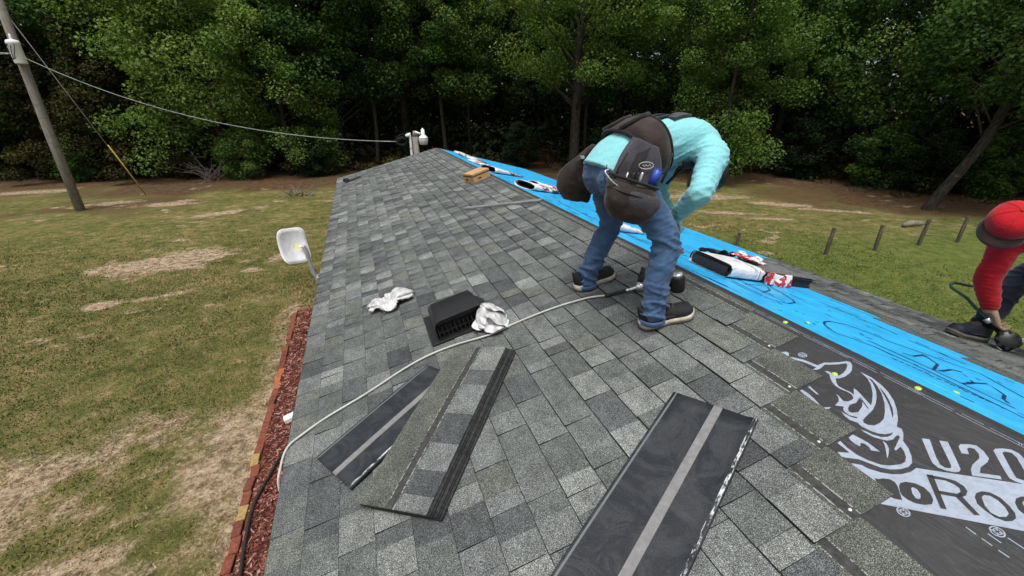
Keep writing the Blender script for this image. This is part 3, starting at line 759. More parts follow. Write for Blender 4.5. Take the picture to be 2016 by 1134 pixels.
tabs.sort(key=shown, reverse=True)
def tab_frame(t):
    s, u, y, L, h, c = t
    if s < 0: return near_frame(u, y) @ Matrix.Diagonal((1, L - 0.0016, 1, 1))
    return far_frame(u, y + L, 0, math.pi) @ Matrix.Diagonal((1, L - 0.0016, 1, 1))
bpy.context.view_layer.update()
RI = roof.matrix_world.inverted()
for t in tabs[:285]:
    o = bpy.data.objects.new('shingle', tab_mesh(t[4])); COL.objects.link(o); o.parent = roof; o.matrix_parent_inverse = RI
    o.matrix_basis = tab_frame(t); o.color = (*t[5], 1)
V = []; F = []; Cc = []
for t in tabs[285:]:
    M = tab_frame(t); pr = tab_profile(t[4]); k = len(pr); b = len(V)
    for yy in (0.0, 1.0):
        for x, z in pr: V.append(M @ Vector((x, yy, z)))
    F += [(b + i, b + k + i, b + k + i + 1, b + i + 1) for i in range(k - 1)] + [(b, b + 1, b + 2, b + 3), (b + 7, b + 6, b + 5, b + 4)]
    Cc += [t[5]] * (2 * k)
mass = link('shingle_rows', np_mesh('shingle_rows', np.array([tuple(v) for v in V]), np.array(F), {'tone': np.array(Cc)}), MAT['shingle_mass'], roof)
mass.data.materials.append(MAT['asphalt'])
mass.data.polygons.foreach_set('material_index', np.tile(np.array([1, 1, 0, 1, 1], dtype=np.int32), len(tabs) - 285))
mass.matrix_parent_inverse = RI; mass['kind'] = 'stuff'
# uncovered upper halves (nail strip and headlap) where each course stops, and along the ridge
def headlap(side, ulow, ya, yb, top=0.33):
    L = yb - ya; m = MB()
    prf = ((EXPO - 0.004, -0.001), (EXPO - 0.004, 0.0072), (top, 0.0052), (top, -0.001))
    k = 4
    m.add([(x, 0, z) for x, z in prf] + [(x, L, z) for x, z in prf], [(i, k + i, k + i + 1, i + 1) for i in range(3)] + [(0, 1, 2, 3), (7, 6, 5, 4)])
    o = m.build('shingle', MAT['headlap']); o.parent = roof; o.matrix_parent_inverse = RI
    o.matrix_basis = near_frame(ulow, ya) if side < 0 else far_frame(ulow, ya + L, 0, math.pi)
    return o
for k in range(5, 16):
    headlap(-1, -EAVE - 0.008 + k * EXPO, near_end[k], near_end[k + 1] + 0.03)
headlap(-1, -EAVE - 0.008 + 16 * EXPO, 1.42, Y1 - 0.03, 0.226)
for i, (ul, ye) in enumerate(far_courses):
    nxt = far_courses[i + 1][1] if i + 1 < len(far_courses) else ye - 1
    headlap(1, ul, min(nxt, ye) - 0.03, ye, 0.30)
# white nail heads on the bare nail strips
nm = MB(); nm.lathe([(0.0004, 0.0022), (0.0045, 0.002), (0.0055, 0.0)], None, 8); nme = nm.mesh('nail', True); nme.materials.append(MAT['nail'])
for k in range(8, 16):
    for dy in (0.025,):
        o = bpy.data.objects.new('nail', nme); COL.objects.link(o); o.parent = roof; o.matrix_parent_inverse = RI
        o.matrix_basis = near_frame(-EAVE + k * EXPO + 0.172, near_end[k] + dy, 0.0068)
# ------------------------------------------------------------------ trees
def leaf_material(name, stops, trans=0.3):
    t = NT(name); tn = t.n('Attribute', {'attribute_name': 'tone'}).outputs['Fac']
    oi = t.n('ObjectInfo').outputs['Random']
    f = t.math('ADD', tn, t.math('MULTIPLY', t.math('SUBTRACT', oi, 0.5), 0.4))
    c = t.ramp(f, stops)
    t.fin(c, 0.7, 0.12)
    tr = t.n('BsdfTranslucent', None, Color=t.mix(1.0, c, (1.2, 1.3, 0.5), 'MULTIPLY'))
    mx = t.n('MixShader', None, _0=trans, _1=t.b.outputs[0], _2=tr.outputs[0])
    t.t.links.new(mx.outputs[0], t.out.inputs['Surface'])
    return t.mat
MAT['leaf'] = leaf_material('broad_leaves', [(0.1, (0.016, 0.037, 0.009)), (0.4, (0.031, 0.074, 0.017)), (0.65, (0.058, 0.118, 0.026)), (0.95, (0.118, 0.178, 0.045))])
MAT['leaf_bright'] = leaf_material('bright_leaves', [(0.1, (0.034, 0.068, 0.013)), (0.5, (0.08, 0.148, 0.03)), (0.95, (0.175, 0.245, 0.062))])
MAT['leaf_olive'] = leaf_material('olive_needles', [(0.1, (0.014, 0.016, 0.005)), (0.5, (0.034, 0.034, 0.010)), (0.95, (0.075, 0.065, 0.02))], 0.2)
MAT['leaf_dark'] = leaf_material('shade_leaves', [(0.1, (0.006, 0.013, 0.005)), (0.6, (0.013, 0.026, 0.008)), (0.95, (0.028, 0.048, 0.012))], 0.15)  # dark copy of the leaves: inner shade of the wood put into colour
def bark_material(name, a, b):
    t = NT(name); p = t.objc()
    f = t.noise(t.mapv(p, (1, 1, 0.22)), 14, 5, 0.7)
    c = t.ramp(f, [(0.35, a), (0.65, b)])
    c = t.mix(t.ramp(t.noise(p, 3.5, 3), [(0.62, 0.0), (0.74, 0.5)]), c, (0.16, 0.16, 0.14))
    t.bump(f, 0.8, 0.06)
    return t.fin(c, 0.9, 0.15)
MAT['bark'] = bark_material('bark', (0.016, 0.013, 0.010), (0.06, 0.05, 0.04))
MAT['dead'] = simple('dead_wood', (0.2, 0.17, 0.14), 0.9, 0.1, 0, 0.4, 8)

def leaves(centres, radii, per, size, seed, up=0.35, tone_shift=0.0):
    g = np.random.default_rng(seed)
    cs = np.repeat(np.asarray(centres), per, 0); rs = np.repeat(np.asarray(radii), per, 0)
    n = len(cs)
    d = g.normal(0, 1, (n, 3)); d /= np.linalg.norm(d, axis=1)[:, None]
    rr = g.random(n) ** 0.36
    d[:, 2] *= 0.7
    P = cs + d * rs[:, None] * rr[:, None]
    nrm = g.normal(0, 1, (n, 3)) + d * 0.7; nrm[:, 2] = np.abs(nrm[:, 2]) + up
    nrm /= np.linalg.norm(nrm, axis=1)[:, None]
    a = np.cross(nrm, g.normal(0, 1, (n, 3))); a /= np.linalg.norm(a, axis=1)[:, None]
    b = np.cross(nrm, a)
    s = size * (0.55 + 0.9 * g.random(n))
    L = a * s[:, None]; W = b * (s * 0.42)[:, None]; fold = nrm * (s * 0.14)[:, None]
    v = np.stack([P - L * 0.5, P + W + fold, P + L * 0.6, P - W + fold], 1)
    ctone = np.repeat(g.random(len(centres)), per)
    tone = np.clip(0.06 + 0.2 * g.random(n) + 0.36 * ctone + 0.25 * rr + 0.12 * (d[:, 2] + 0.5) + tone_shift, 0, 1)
    return v.reshape(-1, 3), np.repeat(tone, 4)
def crown_mesh(name, centres, radii, per, size, seed, **kw):
    v, t = leaves(centres, radii, per, size, seed, **kw)
    return np_mesh(name, v, np.arange(len(v)).reshape(-1, 4), {'tone': t})

def tree_proto(seed, H, z0, rad, nclump, per, leaf=0.15, trunk_r=0.2, lean=(0, 0), shape='round', rmul=1.0):
    g = random.Random(seed); cs = []; rs = []
    mb = MB()
    tip = Vector((lean[0], lean[1], H * 0.92))
    bend = [Vector((g.gauss(0, .12), g.gauss(0, .12), 0)) for _ in range(4)]
    path = [Vector((0, 0, -0.15)), tip * 0.02 + Vector((0, 0, .15)), tip * 0.25 + bend[0], tip * 0.5 + bend[1], tip * 0.75 + bend[2], tip]
    mb.tube(catmull(path, 4), catr([trunk_r * 1.5, trunk_r * 1.12, trunk_r * .9, trunk_r * 0.65, trunk_r * 0.35, 0.03], 4), 10)
    def axis_at(z):
        f = max(0.0, min(1.0, z / (H * .92))); return Vector((lean[0] * f, lean[1] * f, z))
    for i in range(nclump):
        f = (i + g.random()) / nclump
        z = z0 + (H - z0) * f
        prof = {'round': math.sin(math.pi * min(1, 0.12 + 0.86 * f)) ** 0.6, 'cone': (1 - f) ** 0.8 + 0.12, 'vase': 0.35 + 0.65 * math.sin(math.pi * min(1, .3 + .65 * f))}[shape]
        a = g.random() * 2 * math.pi; r = rad * prof * math.sqrt(g.uniform(0.1, 1.0))
        c = axis_at(z) + Vector((r * math.cos(a), r * math.sin(a), g.uniform(-.3, .3)))
        cs.append(tuple(c)); rs.append(g.uniform(0.55, 1.15) * rmul)
        if i % 3 == 0:
            s = axis_at(max(0.3, z - r * 0.55 - 0.4)); mid = (s + c) / 2 + Vector((g.gauss(0, .2), g.gauss(0, .2), 0.15))
            q = max(0.02, trunk_r * 0.3 * (1 - f))
            mb.tube(catmull([s, mid, c], 3), [q, q * .9, q * .8, q * .65, q * .5, q * .35, 0.012], 5)
    me_t = mb.mesh('trunk', True); me_t.materials.append(MAT['bark'])
    me_c = crown_mesh('crown', cs, rs, per, leaf, seed)
    return me_t, me_c
PR = {
    'a': tree_proto(1, 13.5, 2.8, 4.2, 84, 460, 0.12, 0.2, rmul=1.25),
    'b': tree_proto(2, 15.0, 4.2, 4.8, 90, 480, 0.14, 0.24, rmul=1.35),
    'c': tree_proto(3, 11.5, 1.0, 3.3, 92, 400, 0.11, 0.17, shape='vase', rmul=1.1),
    'tall': tree_proto(4, 17.0, 5.6, 5.8, 110, 500, 0.12, 0.32, rmul=1.3),
    'slim': tree_proto(5, 16.0, 5.0, 2.6, 66, 360, 0.13, 0.14),
    'lean': tree_proto(6, 13.0, 4.2, 4.2, 100, 380, 0.13, 0.19, lean=(2.7, -.8)),
    'cedar': tree_proto(7, 7.5, 0.5, 2.3, 100, 340, 0.10, 0.14, shape='cone', rmul=0.75),
    'shrub': tree_proto(8, 3.0, 0.25, 1.5, 40, 300, 0.10, 0.06, rmul=0.6),
}
crown_variants = {}
def tree(kind, x, y, label, name='broadleaf_tree', scale=1.0, rot=None, leaf='leaf', zs=1.0, group='trees along the edge of the wood', cat='tree'):
    t, c = PR[kind]
    key = (kind, leaf)
    if key not in crown_variants:
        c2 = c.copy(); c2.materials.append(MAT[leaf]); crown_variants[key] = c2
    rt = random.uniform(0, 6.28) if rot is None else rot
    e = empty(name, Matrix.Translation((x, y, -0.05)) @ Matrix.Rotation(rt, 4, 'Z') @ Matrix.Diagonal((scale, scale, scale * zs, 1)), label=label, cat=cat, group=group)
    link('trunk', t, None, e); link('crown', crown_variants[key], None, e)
    return e
tree('b', -27.0, 38.0, 'dark leafy tree at the far left edge, behind the utility pole top', leaf='leaf')
tree('a', -20.5, 36.0, 'dark green tree just right of the transformer, filling the left corner', leaf='leaf')
tree('cedar', -19.0, 34.2, 'olive brown evergreen behind the lower utility pole', 'cedar_tree', 1.05, leaf='leaf_olive')
tree('cedar', -15.6, 33.2, 'olive evergreen between the utility pole and the yellow guy guard', 'cedar_tree', 1.15, leaf='leaf_olive')
tree('c', -13.2, 33.6, 'bright green tree behind the guy wire, left of the brush pile', scale=1.12, leaf='leaf_bright')
tree('b', -16.5, 37.0, 'tall leafy tree rising behind the two olive evergreens', scale=1.1)
tree('a', -9.8, 32.6, 'full green tree above the bare brush pile', scale=1.1, leaf='leaf_bright')
tree('c', -6.3, 31.9, 'leafy tree with low boughs left of the roof end', scale=1.0, leaf='leaf_bright')
tree('b', -7.5, 36.5, 'big crown rising behind the service wire', scale=1.15)
tree('b', -2.8, 33.4, 'dark tree behind the far corner of the roof', scale=1.1)
tree('slim', -0.6, 33.0, 'slender tree left of the yard light', scale=1.0)
tree('tall', 1.8, 35.0, 'tall tree with high crown behind the yard light', scale=1.0)
tree('slim', 4.4, 32.4, 'slim trunk seen above the cardboard box', scale=1.05)
tree('slim', 6.6, 33.6, 'slim trunk seen above the white wrappers', scale=0.95)
tree('tall', 11.6, 25.6, 'large tree with a thick scaly trunk behind the bending worker', 'oak_tree', 1.0, rot=0.6, leaf='leaf_bright')
tree('b', 8.2, 35.5, 'broad dark tree behind the thick trunked tree', scale=1.0)
tree('slim', 14.6, 29.5, 'slender tree right behind the worker in turquoise', scale=1.0)
tree('b', 17.3, 30.0, 'dense tree above the worker turquoise shoulder', scale=1.1)
tree('c', 19.2, 20.6, 'bright green small tree with short trunk at the right clearing', scale=1.0, leaf='leaf_bright', zs=1.05)
tree('slim', 22.6, 24.2, 'slender tree at the back of the right clearing', scale=1.0)
tree('b', 25.8, 23.0, 'dark tree at the back of the right clearing', scale=1.0)
tree('a', 27.4, 17.8, 'shaded broad tree above the brush on the right', scale=1.15)
tree('lean', 21.4, 10.8, 'tree with a strongly leaning trunk beyond the fence posts', 'leaning_tree', 1.0, rot=-0.35)
tree('b', 29.5, 13.2, 'leafy tree in the upper right corner above the red cap', scale=1.1, leaf='leaf')
tree('c', 30.5, 8.8, 'green tree behind the worker in red', scale=1.2, leaf='leaf_bright')
tree('a', 37.0, 3.5, 'outermost tree on the right of the wood', scale=1.2)
tree('a', -33.0, 40.5, 'outermost tree on the left of the wood', scale=1.2)
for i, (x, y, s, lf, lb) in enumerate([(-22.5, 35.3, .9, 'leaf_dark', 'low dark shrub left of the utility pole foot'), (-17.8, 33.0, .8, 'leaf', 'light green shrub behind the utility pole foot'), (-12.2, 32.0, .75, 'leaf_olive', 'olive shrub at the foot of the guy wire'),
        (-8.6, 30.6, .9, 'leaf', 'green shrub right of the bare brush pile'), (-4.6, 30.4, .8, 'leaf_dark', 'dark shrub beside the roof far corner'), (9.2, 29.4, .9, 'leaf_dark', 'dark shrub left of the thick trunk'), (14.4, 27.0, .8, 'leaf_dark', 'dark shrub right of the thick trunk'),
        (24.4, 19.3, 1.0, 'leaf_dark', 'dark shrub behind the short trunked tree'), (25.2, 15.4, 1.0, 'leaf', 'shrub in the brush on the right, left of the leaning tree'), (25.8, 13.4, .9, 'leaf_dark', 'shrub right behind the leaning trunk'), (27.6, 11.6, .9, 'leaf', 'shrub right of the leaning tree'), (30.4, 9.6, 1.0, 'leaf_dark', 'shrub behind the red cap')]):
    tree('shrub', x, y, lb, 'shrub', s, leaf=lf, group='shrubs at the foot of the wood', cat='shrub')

# the deep wood behind the first trees: one mass of shaded foliage
def deep_wood():
    g = np.random.default_rng(99)
    n = 2300; c = []
    while len(c) < n:
        x = g.uniform(-58, 58); y = g.uniform(-4, 66)
        d = float(edge_dist(np.array(x), np.array(y)))
        if not 2.6 < d < 24: continue
        hi = g.random() < 0.62
        z = g.uniform(4.5, 17) if hi else g.uniform(0.2, 5)
        if not hi and d < 4: z *= 0.5
        c.append((x, y, z))
    rs = g.uniform(1.1, 2.3, n)
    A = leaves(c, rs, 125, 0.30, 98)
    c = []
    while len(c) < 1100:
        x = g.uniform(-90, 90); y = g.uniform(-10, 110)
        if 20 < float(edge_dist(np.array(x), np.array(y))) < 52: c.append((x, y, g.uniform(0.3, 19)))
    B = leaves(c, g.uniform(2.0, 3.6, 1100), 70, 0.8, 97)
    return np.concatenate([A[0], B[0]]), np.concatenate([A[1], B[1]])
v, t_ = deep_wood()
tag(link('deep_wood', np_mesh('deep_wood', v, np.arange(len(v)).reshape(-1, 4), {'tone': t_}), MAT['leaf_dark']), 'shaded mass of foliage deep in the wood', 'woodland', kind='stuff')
# low undergrowth and leaf litter brush along the edge
def undergrowth():
    g = np.random.default_rng(55); c = []; r = []
    while len(c) < 620:
        x = g.uniform(-40, 40); y = g.uniform(-2, 46)
        d = float(edge_dist(np.array(x), np.array(y)))
        if not -1.6 < d < 5 or (d < 0 and g.random() < .75): continue
        c.append((x, y, g.uniform(0.0, 0.5 + 0.16 * d) if d > 0 else -.12)); r.append(g.uniform(0.25, 0.7))
    return leaves(c, r, 70, 0.14, 54)
v, t_ = undergrowth()
tag(link('undergrowth', np_mesh('undergrowth', v, np.arange(len(v)).reshape(-1, 4), {'tone': t_}), MAT['leaf_olive']), 'low tangled undergrowth along the foot of the wood', 'undergrowth', kind='stuff')

def brush(name, x, y, label, seed, n=26, size=1.6, spread=1.0):
    g = random.Random(seed); m = MB()
    for i in range(n):
        a = g.random() * 6.28; e = g.uniform(0.05, 1.1); L = size * g.uniform(0.5, 1.3)
        p0 = Vector((g.gauss(0, .3) * spread, g.gauss(0, .3) * spread, 0.0)); d = Vector((math.cos(a) * math.cos(e), math.sin(a) * math.cos(e), math.sin(e)))
        p1 = p0 + d * L * .5 + Vector((g.gauss(0, .08), g.gauss(0, .08), g.gauss(0, .05))); p2 = p0 + d * L + Vector((0, 0, -.1))
        m.tube(catmull([p0, p1, p2], 3), [0.022, .02, .018, .014, .01, .007, .004], 5)
        for k in range(3):
            s = p1 + (p2 - p1) * g.random(); q = s + Vector((g.gauss(0, .3), g.gauss(0, .3), g.uniform(-.05, .35))) * size * .4
            m.tube([s, (s + q) / 2 + Vector((0, 0, .04)), q], [.008, .006, .003], 4)
    o = m.build(name, MAT['dead'], None, True); o.location = (x, y, -0.03)
    return tag(o, label, 'brush', 'dead brush piles')
brush('dead_brush', -10.6, 30.6, 'bare dead branches piled at the wood edge below the service wire', 3, 30, 2.0)
brush('dead_brush', -5.2, 23.6, 'small grey twiggy heap on the lawn beside the roof far corner', 4, 26, 0.8)
brush('dead_brush', 29.0, 13.8, 'fallen pale branches right of the leaning tree', 5, 16, 2.2, 2)
# fallen log on the lawn right
m = MB(); m.tube(catmull([(-.55, 0, .1), (-.1, .05, .12), (.5, -.05, .1)], 4), catr([.07, .12, .09], 4), 9)
o = m.build('fallen_log', MAT['dead'], None, True); o.location = (17.6, 9.3, -.03); tag(o, 'short weathered log on the grass left of the fence posts', 'log')

# ------------------------------------------------------------------ utility pole, wires, yard light
def wood_pole_mat():
    t = NT('weathered_pole'); o = t.objc()
    f = t.noise(t.mapv(o, (1, 1, 0.06)), 40, 5, 0.7)
    c = t.ramp(f, [(0.3, (0.1, 0.088, 0.072)), (0.5, (0.2, 0.185, 0.16)), (0.7, (0.3, 0.28, 0.25))])
    c = t.mix(t.ramp(t.noise(t.mapv(o, (.2, .2, 1)), 3.2, 3, .6), [(0.55, 0.0), (0.6, 0.35), (.65, 0.0)]), c, (0.06, 0.05, 0.045))
    t.bump(f, 0.5, 0.02)
    return t.fin(c, 0.85, 0.2)
MAT['pole'] = wood_pole_mat()
up = empty('utility_pole', loc=(-13.74, 23.28, 0), label='tall weathered wooden utility pole with a white transformer can', cat='utility pole')
m = MB(); m.tube([(0, 0, -.3), (0.06, 0, 3), (.16, 0, 6), (.28, 0, 9.5)], [.17, .16, .145, .125], 16); m.build('pole', MAT['pole'], up, True)
m = MB(); m.lathe([(.001, -.42), (.17, -.42), (.185, -.38), (.185, .22), (.2, .24), (.2, .30), (.17, .36), (.06, .39), (.001, .39)], Matrix.Translation((.26, -.28, 6.05)))
tr = m.build('transformer', MAT['white_plastic'], up, True)
m = MB(); m.lathe([(.001, .0), (.05, 0), (.05, .03), (.035, .05), (.05, .08), (.03, .1), (.04, .14), (.015, .2), (.001, .2)], Matrix.Translation((.26, -.28, 6.42)), 12); m.build('bushing', MAT['white_plastic'], tr, True)
for dx in (-.1, 0, .1):
    m = MB(); m.tube(catmull([(.26 + dx, -.44, 6.28), (.24 + dx, -.5, 6.1), (.2 + dx * .5, -.49, 5.85), (.18, -.3, 5.6)], 5), .012, 5); m.build('lead', MAT['rubber'], tr, True)
m = MB(); m.box((.06, -.14, 6.2), (.1, .12, .06)); m.box((.06, -.14, 5.8), (.1, .12, .06)); m.box((-.2, -.02, 6.0), (.5, .03, .04)); m.build('bracket', MAT['metal'], up)
def wire(name, a, b, sag, r, label, mat='wire', n=28):
    a, b = Vector(a), Vector(b)
    P = [a.lerp(b, i / n) - Vector((0, 0, sag * 4 * (i / n) * (1 - i / n))) for i in range(n + 1)]
    m = MB(); m.tube(P, r, 6)
    return tag(m.build(name, MAT[mat], None, True), label, 'wire')
# guy wire with its yellow guard
g0, g1 = Vector((-13.52, 23.2, 7.6)), Vector((-12.39, 26.24, 0.0))
gw = empty('guy_wire', loc=(-12.39, 26.24, 0), label='guy wire slanting from the utility pole to the lawn with a yellow guard', cat='guy wire')
m = MB(); m.tube([g0 - g1, Vector((0, 0, -.1))], 0.014, 6); m.build('cable', MAT['wire'], gw, True)
m = MB(); m.tube([(g0 - g1) * 0.33, (g0 - g1) * 0.005], 0.03, 8); m.build('guard', MAT['yellow'], gw, True)

yl = empty('yard_light', loc=(-0.33, 13.0, 0), label='wooden service pole with white yard light behind the roof ridge', cat='yard light')
m = MB(); m.tube([(0.06, 0, -.2), (0.05, 0, 3.36)], [.1, .09], 14); m.tube([(0.05, 0, 3.36), (0.06, 0, 3.52)], [.085, .06], 10); m.build('pole', MAT['pole'], yl, True)
m = MB(); m.tube(catmull([(-.1, -.06, 1.0), (-.1, -.06, 2.4), (-.1, -.06, 3.34), (-.13, -.07, 3.43), (-.19, -.08, 3.4)], 4), .035, 10); m.ell((-.17, -.08, 3.4), (.07, .06, .05)); m.build('conduit', MAT['white_plastic'], yl, True)
for z in (3.05, 2.5):
    m = MB(); m.lathe([(.04, -.015), (.045, 0), (.04, .015)], Matrix.Translation((-.1, -.06, z)), 12); m.build('strap', MAT['metal'], yl, True)
m = MB(); m.tube([(.05, -.05, 3.49), (.2, -.08, 3.44)], .03, 8); m.build('arm', MAT['white_plastic'], yl, True)
m = MB(); m.lathe([(.001, .27), (.025, .27), (.025, .24), (.05, .235), (.055, .1), (.06, .09), (.13, .02), (.14, -.01), (.001, -.01)], Matrix.Translation((.27, -.08, 3.32))); lampo = m.build('lamp_housing', MAT['white_plastic'], yl, True)
def frosted():
    t = NT('prismatic_lens'); c = t.ramp(t.noise(t.objc(), 40, 2), [(0.3, 0.45), (0.7, 0.6)])
    return t.fin(c, 0.35, 0.5)
MAT['lens'] = frosted()
m = MB(); m.lathe([(.135, -.012), (.14, -.03), (.115, -.17), (.1, -.18), (.001, -.18)], Matrix.Translation((.27, -.08, 3.32))); m.build('lens', MAT['lens'], lampo, True)
m = MB()
for k in range(5):
    a0 = random.uniform(0, 6)
    m.tube([Vector((-.34 + .13 * math.cos(t + a0) * (1 + .25 * k / 5), -.08 + .02 * k, 3.25 + .11 * math.sin(t + a0) * (.7 + .12 * k))) for t in np.linspace(0, 4.6, 14)], .006, 5)
m.tube(catmull([(-.19, -.08, 3.4), (-.3, -.1, 3.44), (-.5, -.1, 3.36), (-.53, -.1, 3.22), (-.42, -.08, 3.16)], 5), .007, 5)
m.build('wire_loop', MAT['rubber'], yl, True)
wire('service_wire', (-13.5, 23.1, 5.93), (-0.83, 12.95, 3.24), 0.72, 0.011, 'grey service wire sagging from the transformer to the yard light pole')
wire('service_wire', (-13.74, 23.2, 5.98), (-40, 30, 6.6), 0.5, 0.012, 'thin wire leaving the transformer out of the left side')

# ------------------------------------------------------------------ fence posts on the right
MAT['post'] = bark_material('weathered_post', (0.05, 0.042, 0.034), (0.15, 0.135, 0.115))
fn = empty('wire_fence', loc=(13.1, 7.86, 0), label='row of short weathered fence posts with thin wire across the lawn', cat='fence')
FP = [(9.36, 9.7, .42), (11.25, 8.11, .84), (13.11, 7.86, .8), (15.03, 7.73, .88), (16.66, 7.5, .86), (18.6, 7.2, .8)]
for i, (x, y, h) in enumerate(FP):
    m = MB(); lx, ly = random.gauss(0, .03), random.gauss(0, .03)
    m.tube([(0, 0, -.1), (lx * .5, ly * .5, h * .5), (lx, ly, h)], [.06, .057, .052], 8)
    o = m.build('post', MAT['post'], fn, False); o.location = Vector((x, y, 0)) - fn.location
for z in (0.3, 0.62):
    for (a, b) in zip(FP[:-1], FP[1:]):
        p, q = Vector((a[0], a[1], z * a[2] / .85)) - fn.location, Vector((b[0], b[1], z * b[2] / .85)) - fn.location
        m = MB(); m.tube([p, (p + q) / 2 - Vector((0, 0, .03)), q], .0022, 4); m.build('wire', MAT['rubber'], fn, True)

# ------------------------------------------------------------------ planting bed along the left wall
def mulch_mat():
    t = NT('red_mulch'); tn = t.n('Attribute', {'attribute_name': 'tone'}).outputs['Fac']
    c = t.ramp(tn, [(0.1, (0.05, 0.016, 0.012)), (0.5, (0.14, 0.042, 0.03)), (0.8, (0.24, 0.085, 0.06)), (0.97, (0.4, 0.26, 0.2))])
    return t.fin(c, 0.85, 0.2)
MAT['mulch'] = mulch_mat()
MAT['bed'] = simple('mulch_soil', (0.1, 0.035, 0.026), 0.95, 0.1, 0, 0.5, 30, 0.6, 60)
BX0, BX1, BY0, BY1 = -3.62, -2.26, 1.2, 9.15
xs = np.linspace(BX0, BX1, 16); ys = np.linspace(BY0, BY1, 90); XX, YY = np.meshgrid(xs, ys)
ZZ = 0.02 + 0.05 * fbm(XX * 3, YY * 3, 61)
iv = np.arange(XX.size).reshape(XX.shape)
bed = link('mulch_bed', np_mesh('mulch_bed', np.stack([XX, YY, ZZ], -1).reshape(-1, 3), np.stack([iv[:-1, :-1], iv[:-1, 1:], iv[1:, 1:], iv[1:, :-1]], -1).reshape(-1, 4), None, True), MAT['bed'])
tag(bed, kind='structure')
n = 15000
x = RNG.uniform(BX0 + .02, -2.4, n); y = RNG.uniform(2.6, BY1 - .02, n); z = 0.035 + 0.05 * fbm(x * 3, y * 3, 61) + RNG.random(n) * .015
a = RNG.random(n) * 6.283; L = RNG.uniform(.012, .045, n); W = RNG.uniform(.003, .009, n); tl = RNG.normal(0, .25, n)
dx, dy = np.cos(a) * L, np.sin(a) * L; ex, ey = -np.sin(a) * W, np.cos(a) * W
vv = np.stack([np.stack([x - dx - ex, y - dy - ey, z - tl * L], -1), np.stack([x + dx - ex, y + dy - ey, z + tl * L], -1), np.stack([x + dx + ex, y + dy + ey, z + tl * L + .003], -1), np.stack([x - dx + ex, y - dy + ey, z - tl * L + .003], -1)], 1)
chips = link('mulch', np_mesh('mulch', vv.reshape(-1, 3), np.arange(n * 4).reshape(-1, 4), {'tone': np.repeat(RNG.random(n), 4)}), MAT['mulch'])
tag(chips, 'reddish wood mulch between the brick edging and the house', 'mulch', kind='stuff')
def brick_mat(name, col):
    t = NT(name); p = t.pos(); f = t.noise(p, 25, 5, 0.7)
    c = t.mix(1.0, col, t.ramp(f, [(0.3, 0.55), (0.7, 1.3)]), 'MULTIPLY')
    t.bump(f, 0.4, 0.01); return t.fin(c, 0.9, 0.15)
BM = [brick_mat('red_brick', (0.19, 0.062, 0.04)), brick_mat('brown_brick', (0.14, 0.05, 0.036)), brick_mat('orange_brick', (0.34, 0.11, 0.05)), brick_mat('yellow_brick', (0.32, 0.22, 0.09))]
be = empty('brick_edging', loc=(-3.67, 5.2, 0), label='row of red and yellow bricks edging the mulch bed', cat='edging')
bm_ = MB(); bm_.box((0, 0, 0), (.092, .194, .06)); bme = [bm_.mesh('brick') for _ in range(4)]
for i in range(4): bme[i].materials.append(BM[i])
y = 2.2; i = 0
while y < 9.2:
    k = 3 if (abs(y - 4.05) < .1 or abs(y - 4.75) < .1) else (2 if 6.4 < y < 6.9 else random.choice((0, 0, 1)))
    o = bpy.data.objects.new('brick', bme[k]); COL.objects.link(o); o.parent = be
    o.location = (random.gauss(0, .012), y - 5.2, .045 + random.gauss(0, .006)); o.rotation_euler = (random.gauss(0, .03), random.gauss(0, .05), random.gauss(0, .05))
    b = o.modifiers.new('bevel', 'BEVEL'); b.width = .006; b.segments = 1
    y += .2; i += 1
for j in range(5):
    o = bpy.data.objects.new('brick', bme[random.choice((0, 1))]); COL.objects.link(o); o.parent = be
    o.location = (.12 + j * .2, 9.22 - 5.2, .045); o.rotation_euler = (0, 0, math.pi / 2 + random.gauss(0, .05))
# downspout end and the black hose on the mulch
ds = empty('downspout', loc=(-3.36, 5.42, 0), label='white downspout end lying on the mulch beside the bricks', cat='downspout')
dm = Matrix.Translation((0, 0, .12)) @ Matrix.Rotation(.25, 4, 'Z') @ Matrix.Rotation(-.18, 4, 'Y')
m = MB(); m.box((.25, 0, .0), (.62, .11, .075), dm); m.build('pipe', MAT['white_plastic'], ds, bevel=.008)
for dy in (-.035, 0, .035):
    m = MB(); m.box((.25, dy, .04), (.6, .012, .008), dm); m.build('rib', MAT['white_plastic'], ds)
m = MB(); m.box((-.062, 0, 0), (.004, .09, .055), dm); m.build('mouth', MAT['rubber'], ds)
m = MB(); m.box((1.04, .26, 1.25), (.1, .075, 2.3)); m.box((.78, .2, .12), (.56, .1, .075)); m.build('stack_pipe', MAT['white_plastic'], ds, bevel=.008)
m = MB(); m.tube(catmull([(-2.95, 4.95, .1), (-3.2, 4.85, .1), (-3.38, 4.7, .09), (-3.47, 4.41, .09), (-3.56, 4.01, .1), (-3.55, 3.51, .1), (-3.52, 3.1, .1), (-3.5, 2.2, .1)], 6), .017, 8)
tag(m.build('garden_hose', MAT['rubber'], None, True), 'black hose lying on the mulch along the bricks', 'hose')
